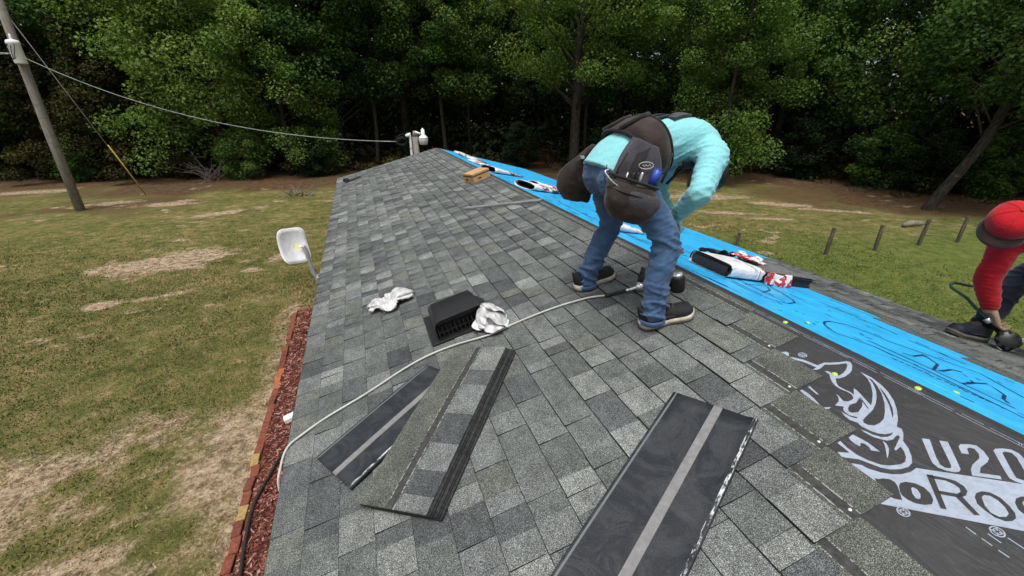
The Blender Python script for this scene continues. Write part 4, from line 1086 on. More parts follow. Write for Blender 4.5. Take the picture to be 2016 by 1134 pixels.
# satellite dish on the eave
sd = empty('satellite_dish', loc=(-2.5, 4.6, 2.5), label='white satellite dish on a grey mast at the left eave', cat='satellite dish')
m = MB(); m.tube(catmull([(.02, 0, 0.0), (-.03, 0, .02), (-.055, 0, .12), (-.07, 0, .3), (-.09, 0, .36)], 5), .024, 12); m.build('mast', MAT['metal'], sd, True)
m = MB(); m.box((.03, 0, .0), (.1, .12, .02)); m.box((-.01, 0, -.03), (.04, .1, .05)); m.build('foot', MAT['metal'], sd)
for k in range(3):
    m = MB(); m.tube(catmull([(.0, -.03, .03), (.03 + .02 * k, -.07, -.02), (.0 + .03 * k, -.08, -.12), (.02, -.06, -.2)], 4), .005, 5); m.build('cable', MAT['rubber'], sd, True)
# dish reflector: shallow rounded-square bowl
def dish_mesh():
    m = MB(); rings = []
    for k in range(7):
        f = k / 6; ring_ = []
        for j in range(36):
            a = 2 * math.pi * j / 36; c, s = math.cos(a), math.sin(a)
            q = 1 / (abs(c) ** 5 + abs(s) ** 5) ** (1 / 5)
            x, y = .2 * f * q * c, .235 * f * q * s
            ring_.append((x, y, .42 * (x * x + y * y) / .4))
        rings.append(ring_)
    m.loft(rings, False)
    return m
def dish_mat():
    t = NT('stained_dish'); o = t.objc()
    c = t.ramp(t.noise(o, 9, 4, .65), [(0.3, (0.5, 0.51, 0.52)), (0.7, (0.72, 0.73, 0.73))])
    d = t.n('VectorMath', {'operation': 'DISTANCE'}, _0=o, _1=(.06, -.02, .03)).outputs['Value']
    y = t.ramp(t.math('ADD', t.math('MULTIPLY', d, 5.0), t.math('MULTIPLY', t.noise(o, 22, 3), 0.9)), [(0.72, 1.0), (0.85, 0.0)])
    return t.fin(t.mix(y, c, (0.75, 0.72, 0.42)), 0.5, 0.4)
MAT['dish'] = dish_mat()
DM = Matrix.Translation((-.19, .02, .36)) @ Matrix.Diagonal((.76, .6, .76, 1)) @ Matrix.Rotation(R(14), 4, 'Y') @ Matrix.Rotation(R(62), 4, 'X') @ Matrix.Rotation(R(28), 4, 'Y') @ Matrix.Rotation(R(26), 4, 'Z')
o = dish_mesh().build('reflector', MAT['dish'], sd, True, DM)
sm = o.modifiers.new('thick', 'SOLIDIFY'); sm.thickness = .012
def dish_pt(f, a):
    c, s = math.cos(a), math.sin(a); q = 1 / (abs(c) ** 5 + abs(s) ** 5) ** .2
    x, y = .2 * f * q * c, .235 * f * q * s
    return Vector((x, y, .42 * (x * x + y * y) / .4))
m = MB(); m.tube([dish_pt(1.0, 2 * math.pi * j / 48) for j in range(49)], .009, 6); m.build('rim', MAT['white_plastic'], sd, True, DM)
for x_ in (-.045, .1):
    m = MB(); m.tube([Vector((x_, y_, .42 * (x_ * x_ + y_ * y_) / .4 + .004)) for y_ in np.linspace(-.225, .225, 14)], .005, 6); m.build('rib', MAT['metal'], sd, True, DM)
m = MB(); m.tube([(.16, -.05, .03), (.12, -.04, .07), (.07, -.02, .075)], .016, 8); m.build('feed_arm', MAT['white_plastic'], sd, True, DM)
m = MB(); m.box((.1, -.02, -.04), (.12, .1, .07)); m.build('bracket', MAT['metal'], sd, M=DM)

# ------------------------------------------------------------------ loose shingles on the roof
random.seed(21)
def loose_top(name, label, M, n_tabs=True, grp=None):
    """a full shingle lying right side up; local x 0 (butt edge) .. 0.337, y 0..1"""
    e = empty(name, M, label=label, cat='shingle', group=grp)
    m = MB(); xs_ = (0.0, .06, EXPO, .2, .27, .337); ys_ = np.linspace(0, 1, 13)
    top = [(x, y, .004 + .004 * math.sin(y * 3.1)) for x in xs_ for y in ys_]; bot = [(x, y, z - .0035) for x, y, z in top]
    k = len(ys_); fs = []
    for i in range(len(xs_) - 1):
        for j in range(k - 1):
            a = i * k + j; fs.append((a, a + k, a + k + 1, a + 1)); b = a + len(top); fs.append((b, b + 1, b + k + 1, b + k))
    nT = len(top)
    for i in range(len(xs_) - 1):
        for j in (0, k - 1):
            a = i * k + j; fs.append((a, nT + a, nT + a + k, a + k) if j == 0 else (a, a + k, nT + a + k, nT + a))
    for j in range(k - 1):
        for i in (0, len(xs_) - 1):
            a = i * k + j; fs.append((a, a + 1, nT + a + 1, nT + a) if i == 0 else (a, nT + a, nT + a + 1, a + 1))
    m.add(top + bot, fs); m.build('base_sheet', MAT['headlap'], e)
    y = 0.0; ti = 0
    while n_tabs and y < .995:
        L = min(random.choice((.11, .14, .17, .2)), 1 - y)
        if 1 - y - L < .05: L = 1 - y
        m = MB(); zz = lambda yy: .004 + .004 * math.sin(yy * 3.1)
        m.add([(.0, 0, zz(y)), (EXPO, 0, zz(y)), (EXPO, L - .002, zz(y + L)), (0, L - .002, zz(y + L)), (.0, 0, zz(y) + .0035), (EXPO, 0, zz(y) + .003), (EXPO, L - .002, zz(y + L) + .003), (0, L - .002, zz(y + L) + .0035)],
              [(4, 5, 6, 7), (0, 1, 5, 4), (1, 2, 6, 5), (2, 3, 7, 6), (3, 0, 4, 7)])
        o = m.build('tab', MAT['shingle'], e, M=Matrix.Translation((0, y, 0))); o.color = (*(TONES[random.choice((0, 1))][0] if ti % 2 else TONES[random.choice((3, 4))][0]), 1); ti += 1
        y += L
    return e
MAT['shingle_edge'] = simple('shingle_edge', (0.028, 0.029, 0.03), .85, .2, 0, .6, 60)
for k in range(6):
    M = near_frame(-1.905 + .004 * random.uniform(-1, 1) + (5 - k) * .009, 1.135 + random.uniform(-.006, .006) - (5 - k) * .006, .016 + k * .0076, math.atan2(.794, .608) - math.pi / 2 + random.gauss(0, .006))
    M = M @ Matrix.Translation((-.337, 0, 0))
    # mirrored build: butt edge at local x = .337
    lab = ['lowest grey shingle of the loose stack', 'second shingle from the bottom of the loose stack', 'third shingle from the bottom of the loose stack', 'fourth shingle from the bottom of the loose stack', 'fifth shingle, just under the top of the loose stack', 'topmost shingle of the loose stack with green headlap and dashed white lines'][k]
    if k < 5:
        e = empty('loose_shingle', M, label=lab, cat='shingle', group='shingles in the loose stack')
        m = MB(); m.box((.1685, .5, .003), (.337, 1.0, .0072)); m.build('sheet', MAT['shingle_edge'], e)
    else:
        e = loose_top('loose_shingle', lab, M @ Matrix.Translation((.337, 1.0, 0)) @ Matrix.Rotation(math.pi, 4, 'Z'), True, 'shingles in the loose stack')
def flipped(label, M, curl=.0, Ln=1.0):
    e = empty('flipped_shingle', M, label=label, cat='shingle', group='shingles lying face down')
    m = MB(); xs_ = [0, .004, .008, .05, .12, .2, .27, .3, .31, .32, .33, .337]; ys_ = np.linspace(0, Ln, 21)
    def h(x, y): return .010 + .006 * math.sin(3 * y + 1) * (1 - x) + (.010 * max(0, (x - .3) / .037) ** 1 if x > .3 else 0) + curl * math.sin(x / .337 * math.pi) + .0015 * noise.noise(Vector((x * 20, y * 20, curl * 40)))
    k = len(ys_); N = len(xs_) * k
    top = [(x, y, h(x, y)) for x in xs_ for y in ys_]; bot = [(x, y, min(z - .006, .002 if x > .3 else z - .006)) for x, y, z in top]
    fs = []
    for i in range(len(xs_) - 1):
        for j in range(k - 1):
            a = i * k + j; fs.append((a, a + k, a + k + 1, a + 1)); b = a + N; fs.append((b, b + 1, b + k + 1, b + k))
    for i in range(len(xs_) - 1):
        a = i * k; fs.append((a, N + a, N + a + k, a + k)); a = i * k + k - 1; fs.append((a, a + k, N + a + k, N + a))
    for j in range(k - 1):
        a = j; fs.append((a, a + 1, N + a + 1, N + a)); a = (len(xs_) - 1) * k + j; fs.append((a, N + a, N + a + 1, a + 1))
    m.add(top + bot, fs); m.build('sheet', MAT['underside'], e, True)
    vs = []; fs = []
    for j, y in enumerate(ys_):
        for x in (.173, .207): vs.append((x, min(max(y, .004), Ln - .004), h(.2, y) + .0022))
    fs = [(2 * j, 2 * j + 1, 2 * j + 3, 2 * j + 2) for j in range(k - 1)]
    m = MB(); m.add(vs, fs); m.build('release_tape', MAT['tape'], e)
    return e
def tape_mat():
    t = NT('release_tape'); o = t.objc()
    return t.fin(t.ramp(t.noise(o, 40, 4, .6), [(0.3, 0.15), (0.7, 0.22)]), .35, .5)
MAT['tape'] = tape_mat()
# large one in the foreground: from (-.76,1.164) to (-.582,.876) across, running down towards the viewer
d = Vector((.885, .465)).normalized()
rzf = math.atan2(d.y, d.x) - math.pi / 2
flipped('shingle lying face down in the foreground, grey tape stripe and white edge', near_frame(-1.635, .705, .012, rzf))
d = Vector((.86, .51)).normalized()
rzl = math.atan2(d.y, d.x) - math.pi / 2
flipped('shingle lying face down partly under the loose stack', near_frame(-2.385, 1.745, .012, rzl), .003, .74)

# grey strip (bent flashing) lying across the courses
a, b = Vector((-.80, 4.97)), Vector((-.05, 4.27)); dd = b - a
m = MB(); L = dd.length
m.add([(0, 0, .014), (L, 0, .014), (L, .10, .016), (0, .10, .016), (0, 0, .034), (L, 0, .034), (L, .10, .02), (0, .10, .02)], [(0, 3, 2, 1), (4, 5, 6, 7), (0, 1, 5, 4), (1, 2, 6, 5), (2, 3, 7, 6), (3, 0, 4, 7)])
o = m.build('flashing_strip', MAT['strip'] if 'strip' in MAT else simple('grey_strip', (.2, .21, .21), .6, .35, .2, .25, 12), None)
o.matrix_world = near_frame(a.x, a.y, 0, math.atan2(dd.y, dd.x)); tag(o, 'long grey flashing strip lying across the shingles near the ridge', 'flashing')
# small dark scrap at the far left corner
sc_ = empty('roof_jack', near_frame(-2.2, 10.12, .012, .5), label='small dark plastic roof jack lying at the far left corner of the roof', cat='roof jack')
m = MB(); m.box((.06, 0, .02), (.3, .2, .02)); m.build('flange', MAT['jack'] if 'jack' in MAT else simple('grey_plastic', (.05, .052, .06), .5), sc_, bevel=.004)
m = MB(); m.box((-.12, 0, .05), (.1, .16, .07), None, 0, (.7, .7)); m.build('cap', MAT['black_plastic'], sc_, bevel=.006)

# ------------------------------------------------------------------ box vent
vt = empty('roof_vent', near_frame(-1.47, 2.32, .012), label='black plastic box vent with slotted front on the shingles', cat='roof vent')
m = MB(); m.box((.0, .17, .009), (.43, .40, .012)); m.build('flange', MAT['black_plastic'], vt, bevel=.003)
# hood: cross-section in x (down-slope side rounded, up-slope side slanted), extruded along y
def hood_sec(y, k):
    P = [(-.165, .012)]
    for a in np.linspace(math.pi, math.pi / 2, 7): P.append((-.165 + .05 * k + .05 * k * math.cos(a), .075 * k + .05 * k * math.sin(a) + .012))
    P += [(.12 * k + .02, .137 * k + .002), (.155, .10 * k), (.235, .012)]
    return [(x, y, z) for x, z in P]
m = MB(); m.loft([hood_sec(-.012, 1.12), hood_sec(0, 1.15), hood_sec(.18, 1.13), hood_sec(.28, 1.02), hood_sec(.31, .9)], False, closed=False)
bk = hood_sec(.31, .9); m.add(bk, [tuple(range(len(bk)))])
hd = m.build('hood', MAT['black_plastic'], vt, True)
b_ = hd.modifiers.new('thick', 'SOLIDIFY'); b_.thickness = .005
e_ = hd.modifiers.new('split', 'EDGE_SPLIT'); e_.split_angle = R(50)
m = MB(); m.box((-.0, .03, .12), (.29, .012, .035)); m.build('lip', MAT['black_plastic'], vt, bevel=.004)
for k in range(11):
    m = MB(); m.box((-.148 + k * .029, .012, .055), (.007, .022, .09)); m.build('grille_bar', MAT['black_plastic'], vt)
m = MB(); m.box((0, .012, .055), (.3, .008, .006)); m.box((0, .012, .014), (.31, .02, .008)); m.build('grille_rail', MAT['black_plastic'], vt)
m = MB(); m.box((0, .06, .06), (.31, .004, .1)); m.build('screen', MAT['rubber'], vt)

# ------------------------------------------------------------------ crumpled white wrappers and bags
def film_mat():
    t = NT('crumpled_white_film'); o = t.objc()
    f = t.noise(o, 11, 3, .6, 1.0)
    c = t.ramp(f, [(0.3, (0.33, 0.33, 0.35)), (0.55, (0.55, 0.55, 0.55))])
    t.bump(f, .35, .02); return t.fin(c, .3, .5)
MAT['film'] = film_mat()
def crumple(name, M, label, lobes, size, seed, thick=.004, flat=.6):
    """thin film drawn into pleated lobes that meet in a knot"""
    e = empty(name, M, label=label, cat='plastic wrap', group='crumpled white film on the shingles')
    g = random.Random(seed); m = MB()
    for (ang_, L, W, lift) in lobes:
        nu, nv = 12, 15; rings = []
        for i in range(nu):
            f = i / (nu - 1); row = []
            w = W * (0.16 + math.sin(math.pi * min(1, .1 + .84 * f)) ** .8 * .95) * .5
            for j in range(nv):
                s = (j / (nv - 1) - .5) * 2
                pl = math.sin(s * 9 + g.uniform(-.5, .5) + seed) * .3 * w * (1 - .35 * f) + noise.noise(Vector((f * 6, s * 3, seed + ang_))) * .3 * size * .3
                x = L * f + noise.noise(Vector((s * 4, f * 3, seed))) * .012
                z = lift * math.sin(math.pi * min(1, f * 1.05)) * (1 - .5 * s * s) * flat + abs(pl) + .004 + .02 * (1 - 2 * abs(noise.noise(Vector((f * 3.5, s * 3.5, seed + ang_ * 3))))) + .009 * (1 - 2 * abs(noise.noise(Vector((f * 8, s * 8, seed + ang_ * 5)))))
                y = s * w + noise.noise(Vector((f * 5, s * 5, seed + 9))) * .012
                c, q = math.cos(ang_), math.sin(ang_)
                row.append((x * c - y * q, x * q + y * c, max(.002, z)))
            rings.append(row)
        m.loft(rings, False, closed=False)
    o = m.build('film', MAT['film'], e, True)
    s_ = o.modifiers.new('thick', 'SOLIDIFY'); s_.thickness = thick * .4
    m = MB(); m.ell((0, 0, .03), (size * .14, size * .12, .028), None, 12, 8)
    k = m.build('knot', MAT['film'], e, True)
    return e
crumple('crumpled_film', near_frame(-1.9, 3.1, .013), 'crumpled white plastic film left of the black roof vent', [(2.6, .2, .1, .07), (3.0, .16, .07, .03), (.35, .22, .12, .12), (.0, .2, .08, .05), (-1.5, .12, .13, .06), (-2.0, .1, .09, .05), (1.2, .12, .1, .1)], .16, 3)
def ridged(v): return 1 - 2 * abs(noise.noise(v))
def bag():
    e = empty('crumpled_bag', near_frame(-1.265, 2.27, .013), label='crumpled white bag against the right side of the black roof vent', cat='plastic wrap', group='crumpled white film on the shingles')
    m = MB(); nu = 26
    for (tx, ty, tz, rz, rx, ry, sx, sy, amp, sd_) in ((0, .02, .05, .3, .5, .2, .2, .2, .045, 1), (.02, -.03, .05, -.6, -.45, .5, .19, .2, .05, 4), (-.03, .0, .075, 1.3, .2, -.55, .2, .16, .05, 7), (.03, .05, .085, 2.1, .75, .1, .17, .17, .04, 11), (-.02, -.075, .03, .1, -.15, .1, .13, .15, .03, 15), (-.095, .0, .045, .9, .1, -.2, .1, .1, .03, 19)):
        Ms = Matrix.Translation((tx, ty, tz)) @ Matrix.Rotation(rz, 4, 'Z') @ Matrix.Rotation(rx, 4, 'X') @ Matrix.Rotation(ry, 4, 'Y')
        rows = []
        for i in range(nu):
            row = []
            for j in range(nu):
                u_, v_ = i / (nu - 1) * 2 - 1, j / (nu - 1) * 2 - 1
                x, y = u_ * math.sqrt(1 - v_ * v_ / 2) * sx / 2, v_ * math.sqrt(1 - u_ * u_ / 2) * sy / 2
                q = Vector((x, y, sd_ * .37))
                z = amp * ridged(q * 8) + amp * .35 * ridged(q * 19 + Vector((3, 3, 3))) - amp * .9 * (x * x / (sx * sx) + y * y / (sy * sy)) * 4
                w_ = Ms @ Vector((x * (1 + .25 * noise.noise(q * 11)), y * (1 + .25 * noise.noise(q * 11 + Vector((7, 7, 7)))), z * .7))
                row.append((w_.x, w_.y, max(.003 + .002 * noise.noise(q * 40), w_.z)))
            rows.append(row)
        m.loft(rows, False, closed=False)
    o = m.build('film', MAT['film'], e, True); s_ = o.modifiers.new('t', 'SOLIDIFY'); s_.thickness = .001
bag()
# ------------------------------------------------------------------ air hose and nailer
hs = empty('air_hose', near_frame(-1.5, 2.19, .0), label='thin white air hose snaking across the shingles and over the eave', cat='hose')
hp = [NS(u, y, .022) for u, y in [(-.535, 2.05), (-.60, 2.09), (-.681, 2.124), (-.886, 2.163), (-1.138, 2.171), (-1.3, 2.16), (-1.40, 2.175), (-1.548, 2.205), (-1.715, 2.212), (-1.882, 2.18), (-2.136, 2.088), (-2.339, 2.031), (-2.473, 1.972), (-2.547, 1.915)]]
hp += [Vector((-2.5, 1.83, 2.53)), Vector((-2.515, 1.78, 2.44)), Vector((-2.5, 1.76, 2.1)), Vector((-2.48, 1.75, 1.2)), Vector((-2.55, 1.8, .1)), Vector((-2.9, 2.0, .09))]
HSI = hs.matrix_world.inverted()
m = MB(); m.tube([HSI @ p for p in catmull(hp, 7)], .006, 8); m.build('line', MAT['hose_white'], hs, True)
cone = [HSI @ NS(-.535 + .105 * t, 2.05 - .03 * t, .024 + .01 * t) for t in (0, .25, .5, .75, 1)]
m = MB(); P = catmull([NS(-.56, 2.065, .022), NS(-.5, 2.04, .026), NS(-.435, 2.012, .032)], 12)
m.tube([HSI @ p for p in P], [.013 if i % 2 else .009 for i in range(len(P))], 8); m.build('strain_spring', MAT['rubber'], hs, True)
P = catmull([NS(-.437, 2.012, .032), NS(-.40, 1.995, .036), NS(-.372, 1.985, .04)], 4)
m = MB(); m.tube([HSI @ p for p in P], [.008, .011, .011, .008, .012, .012, .009, .013, .013][:len(P)], 10); m.build('coupler', MAT['steel'], hs, True)

def nailer(M, label, mag=(.075, .07, .025)):
    """coil roofing nailer. local: handle along +x from the air inlet at the origin, head at x=.24, magazine at +y"""
    e = empty('coil_nailer', M, label=label, cat='nail gun', group='coil roofing nailers')
    m = MB(); m.tube([(0, 0, 0), (.03, 0, 0), (.035, 0, 0), (.2, 0, .004)], [.02, .022, .018, .021], 12); m.build('handle', MAT['black_plastic'], e, True)
    m = MB(); m.lathe([(.024, 0), (.027, .004), (.027, .036), (.022, .04), (.001, .04)], Matrix.Rotation(R(90), 4, 'Y')); m.build('end_cap', MAT['steel'], e, True)
    m = MB(); m.tube([(.24, 0, .075), (.24, 0, .06), (.24, 0, -.02), (.24, 0, -.05)], [.034, .042, .042, .03], 16); m.build('head', MAT['black_plastic'], e, True)
    m = MB(); m.tube([(.24, 0, .072), (.24, 0, .088)], [.036, .03], 16); m.build('top_cap', MAT['steel'], e, True)
    m = MB(); m.box((.24, 0, -.07), (.026, .03, .05)); m.build('nose', MAT['steel'], e, bevel=.004)
    m = MB(); m.lathe([(.001, -.03), (.06, -.03), (.068, -.022), (.068, .022), (.06, .03), (.03, .034), (.001, .034)], Matrix.Translation(mag) @ Matrix.Rotation(R(70), 4, 'X')); mg_ = m.build('magazine', MAT['black_plastic'], e, True)
    m = MB()
    for k in range(8):
        a = k * math.pi / 4; m.box((mag[0] + .062 * math.cos(a), mag[1] + .02 * math.sin(a), mag[2] + .058 * math.sin(a)), (.018, .07, .018))
    m.build('rib', MAT['rubber'], mg_)
    m = MB(); m.tube(catmull([(.2, 0, -.03), (.17, 0, -.05), (.14, 0, -.03)], 4), .006, 6); m.build('trigger', MAT['rubber'], e, True)
    return e
nailer(near_frame(-.37, 1.985, .045, math.atan2(-.17, .2)) @ Matrix.Rotation(0.0, 4, 'X'), 'black coil nailer lying behind the worker in turquoise, joined to the white hose')

# ------------------------------------------------------------------ cardboard box
def card_mat():
    t = NT('cardboard'); o = t.objc()
    c = t.ramp(t.noise(t.mapv(o, (1, 8, 1)), 12, 4, .6), [(0.3, (0.36, 0.21, 0.1)), (0.7, (0.5, 0.31, 0.16))])
    return t.fin(c, .8, .2)
MAT['card'] = card_mat()
cb = empty('cardboard_box', near_frame(-.236, 6.28, .014, R(17)), label='brown cardboard box with dark print standing on the shingles', cat='box')
m = MB(); m.box((0, 0, .065), (.31, .28, .13)); m.build('carton', MAT['card'], cb, bevel=.004)
for sx in (-1, 1):
    m = MB(); m.box((0, sx * .071, .132), (.31, .138, .004)); m.build('flap', MAT['card'], cb)
m = MB(); m.box((.0, -.1415, .1), (.31, .002, .016)); m.box((-.1565, 0, .1), (.002, .28, .016)); m.box((-.04, -.1415, .05), (.06, .002, .02)); m.box((-.1565, .05, .045), (.002, .05, .03)); m.build('print', simple('carton_print', (.05, .035, .025), .8), cb)

# ------------------------------------------------------------------ plastic bundle wrappers on the blue slope
def wrap_mat(name, seed):
    t = NT(name); o = t.objc(); X = t.xyz(o)
    base = t.ramp(t.noise(o, 6, 4, .6), [(0.3, (0.58, 0.6, 0.62)), (0.7, (0.8, 0.81, 0.82))])
    yy = X[1]
    n_ = t.noise(t.mapv(o, (30, 12, 30)), 1.0, 2, .6)
    red = t.math('MULTIPLY', t.math('LESS_THAN', t.math('ABSOLUTE', t.math('SUBTRACT', yy, .3 + seed * .12)), .09), t.math('GREATER_THAN', n_, .48))
    drk = t.math('MULTIPLY', t.math('LESS_THAN', t.math('ABSOLUTE', t.math('SUBTRACT', yy, .62 + seed * .1)), .15), t.math('GREATER_THAN', n_, .5))
    c = t.mix(red, base, (0.4, 0.03, 0.05)); c = t.mix(drk, c, (0.03, 0.035, 0.05))
    t.bump(t.noise(o, 16, 4, .6), .6, .02)
    return t.fin(c, .35, .5)
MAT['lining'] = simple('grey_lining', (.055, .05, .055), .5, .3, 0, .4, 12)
WM = [wrap_mat('printed_film_%s' % 'abc'[i], i) for i in range(3)]
def wrapper(M, label, W=.34, L=1.0, Hh=.09, mi=0, seed=1, open_=1.0):
    """empty sleeve: flattened tube with an open dark mouth at y=0"""
    e = empty('bundle_wrapper', M, label=label, cat='plastic wrapper', group='empty bundle wrappers on the blue slope')
    g = random.Random(seed); m = MB(); rings = []
    for i in range(12):
        f = i / 11; ring_ = []
        hh = Hh * (open_ * (1 - f) ** .7 + .22 + .12 * noise.noise(Vector((f * 5, seed, 0))))
        w = W * (1 - .08 * (1 - f)) * (1 + .06 * noise.noise(Vector((f * 4, 3, seed))))
        for j in range(20):
            a = 2 * math.pi * j / 20; c, s = math.cos(a), math.sin(a)
            x = .5 * w * math.copysign(abs(c) ** .6, c); z = max(.002, hh * .5 + hh * .5 * math.copysign(abs(s) ** .8, s))
            q = noise.noise(Vector((x * 14, f * 9, seed + 5))) * .012
            ring_.append((x, f * L + q * 2, max(.001, z + q)))
        rings.append(ring_)
    m.loft(rings, False); o = m.build('sleeve', WM[mi], e, True)
    s_ = o.modifiers.new('thick', 'SOLIDIFY'); s_.thickness = .003; s_.offset = -1
    s_.material_offset = 0
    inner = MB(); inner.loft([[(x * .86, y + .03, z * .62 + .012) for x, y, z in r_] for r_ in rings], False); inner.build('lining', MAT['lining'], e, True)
    return e
# mouths face the viewer's side; long axis mostly away along the ridge, tilted
wrapper(far_frame(.16, 5.35, .003, R(-58)), 'open white wrapper sleeve with dark oval mouth nearest the worker', .38, 1.0, .075, 0, 2)
wrapper(far_frame(.52, 5.85, .003, R(-64)), 'second white wrapper sleeve lying just behind the open one', .26, 1.0, .07, 1, 3)
wrapper(far_frame(.12, 6.95, .003, R(-52)), 'open white wrapper sleeve with red print behind the cardboard box', .36, .95, .075, 2, 4)
wrapper(far_frame(.30, 8.6, .003, R(-158)), 'white wrapper with red print beyond the cardboard box', .3, 1.1, .06, 0, 5, .6)
wrapper(far_frame(.45, 10.6, .003, R(-172)), 'farthest white wrapper lying near the roof peak', .26, 1.5, .07, 1, 6, .6)
wrapper(far_frame(.12, 3.15, .003, R(-70)), 'white wrapper scrap seen between the legs of the bending worker', .2, .5, .07, 2, 8)

# opened bundle of shingles
bd = empty('shingle_bundle', far_frame(.40, 2.16, .002, R(4)), label='opened bundle of shingles in torn white and red plastic on the blue slope', cat='shingle bundle')
for k in range(9):
    m = MB(); m.box((.5 + random.uniform(-.01, .01), random.uniform(-.006, .006), .006 + k * .0085), (1.0, .335, .0078)); o = m.build('shingle', MAT['shingle_edge'] if k < 8 else MAT['topgrey'] if 'topgrey' in MAT else MAT['shingle_edge'], bd)
top_ = MB(); top_.box((.5, 0, .0815), (1.0, .335, .005)); o = top_.build('shingle', MAT['shingle'], bd); o.color = (.12, .125, .125, 1)
# torn sleeve end around x = 0..0.34
def sleeve_sec(x, o_):
    P = []
    for j in range(28):
        a = 2 * math.pi * j / 28; c, s = math.cos(a), math.sin(a)
        y = .182 * math.copysign(abs(c) ** .35, c); z = .048 + .05 * math.copysign(abs(s) ** .45, s)
        q = noise.noise(Vector((x * 9, y * 12, o_ + z * 9))) * .01
        P.append((x + (noise.noise(Vector((j * .8, 1, o_))) * .06 if o_ > 5 else 0), y + q, max(.001, z + abs(q))))
    return P
m = MB(); m.loft([sleeve_sec(-.035, 1), sleeve_sec(.0, 2), sleeve_sec(.12, 3), sleeve_sec(.24, 4), sleeve_sec(.34, 6)], False)
def bw_mat():
    t = NT('torn_bundle_film'); o = t.objc(); X = t.xyz(o)
    base = t.ramp(t.noise(o, 9, 4, .6), [(0.3, (0.6, 0.61, 0.62)), (0.7, (0.8, 0.8, 0.8))])
    n_ = t.noise(t.mapv(o, (40, 10, 10)), 1.0, 2, .5)
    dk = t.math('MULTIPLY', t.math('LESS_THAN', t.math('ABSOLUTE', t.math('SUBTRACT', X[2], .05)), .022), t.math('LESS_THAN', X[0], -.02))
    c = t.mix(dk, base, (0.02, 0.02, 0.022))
    bl_ = t.math('MULTIPLY', t.math('GREATER_THAN', n_, .62), t.math('GREATER_THAN', X[0], .2))
    c = t.mix(bl_, c, (0.03, 0.03, 0.035))
    t.bump(t.noise(o, 20, 4, .6), .7, .02)
    return t.fin(c, .35, .5)
sl = m.build('torn_film', bw_mat(), bd, True)
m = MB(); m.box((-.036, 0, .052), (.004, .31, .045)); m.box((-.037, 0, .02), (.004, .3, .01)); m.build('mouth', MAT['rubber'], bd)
def scrap(name, M, size, seed, mat, parent):
    m = MB(); nu = 11; rows = []
    for i in range(nu):
        row = []
        for j in range(nu):
            x, y = (i / (nu - 1) - .5) * size[0], (j / (nu - 1) - .5) * size[1]
            z = .05 * abs(noise.noise(Vector((x * 9, y * 9, seed)))) + .05 * abs(math.sin(x * 30 + 3 * noise.noise(Vector((x * 8, y * 8, seed))))) * .6 + .004
            row.append((x + .02 * noise.noise(Vector((y * 9, seed, 1))), y + .02 * noise.noise(Vector((x * 9, seed, 4))), z))
        rows.append(row)
    m.loft(rows, False, closed=False); o = m.build(name, mat, parent, True, M); s_ = o.modifiers.new('t', 'SOLIDIFY'); s_.thickness = .002
    return o
def red_film():
    t = NT('red_printed_film'); o = t.objc()
    f = t.noise(t.mapv(o, (14, 5, 5)), 1.0, 3, .6)
    c = t.ramp(f, [(0.42, (0.7, 0.7, 0.7)), (0.47, (0.5, 0.03, 0.04)), (0.55, (0.5, 0.03, 0.04)), (0.58, (0.75, 0.75, 0.75)), (0.68, (0.05, 0.05, 0.055))], 'CONSTANT')
    return t.fin(c, .4, .45)
MAT['red_film'] = red_film()
scrap('film_flap', Matrix.Translation((.5, .1, .085)) @ Matrix.Rotation(.5, 4, 'Z'), (.3, .2), 2, MAT['red_film'], bd)
scrap('film_flap', Matrix.Translation((.32, .2, .07)) @ Matrix.Rotation(-.3, 4, 'Z') @ Matrix.Rotation(-.3, 4, 'X'), (.26, .2), 5, MAT['shingle_edge'], bd)
scrap('film_flap', Matrix.Translation((.72, .2, .05)) @ Matrix.Rotation(-.6, 4, 'Z'), (.24, .2), 7, MAT['red_film'], bd)
scrap('film_flap', Matrix.Translation((.45, -.19, .04)) @ Matrix.Rotation(R(80), 4, 'X'), (.28, .09), 9, MAT['red_film'], bd)
# ------------------------------------------------------------------ people
def skin_mat():
    t = NT('skin'); c = t.ramp(t.noise(t.objc(), 18, 3), [(0.3, (0.22, 0.11, 0.07)), (0.7, (0.3, 0.16, 0.105))])
    t.set(t.b, 'Subsurface Weight', 0.05)
    return t.fin(c, .55, .35)
MAT['skin'] = skin_mat()
MAT['hair'] = simple('black_hair', (.008, .007, .007), .5, .4, 0, .3, 60, .5, 300)
MAT['aqua'] = cloth('turquoise_knit', (0.22, 0.55, 0.59), .94, 500)
MAT['denim'] = cloth('blue_denim', (0.05, 0.102, 0.2), .75, 500, .85, (0.095, 0.165, 0.29))
MAT['navy'] = cloth('dark_navy_denim', (0.012, 0.017, 0.032), .7, 500)
MAT['red'] = cloth('red_knit', (0.42, 0.007, 0.014), .75, 500)
MAT['nylon'] = cloth('black_brown_nylon', (0.042, 0.028, 0.024), .4, 900, .6)
MAT['nylon_grey'] = cloth('charcoal_nylon', (0.055, 0.052, 0.064), .6, 900, .5)
MAT['webbing'] = cloth('black_webbing', (0.012, 0.011, 0.011), .7, 900, .7)
MAT['sole'] = simple('cream_sole', (0.42, 0.38, 0.31), .7, .3, 0, .25, 30)
MAT['tread'] = simple('brown_tread', (0.09, 0.07, 0.055), .8, .2, 0, .3, 30)
MAT['shoe'] = simple('black_mesh_shoe', (0.012, 0.012, 0.014), .7, .3, 0, .4, 80, .5, 600)
MAT['glove'] = cloth('tan_glove', (0.3, 0.23, 0.15), .65, 400)
MAT['brim'] = cloth('dark_brown_brim', (0.022, 0.013, 0.012), .7, 600)
V3 = lambda *a: Vector(a)

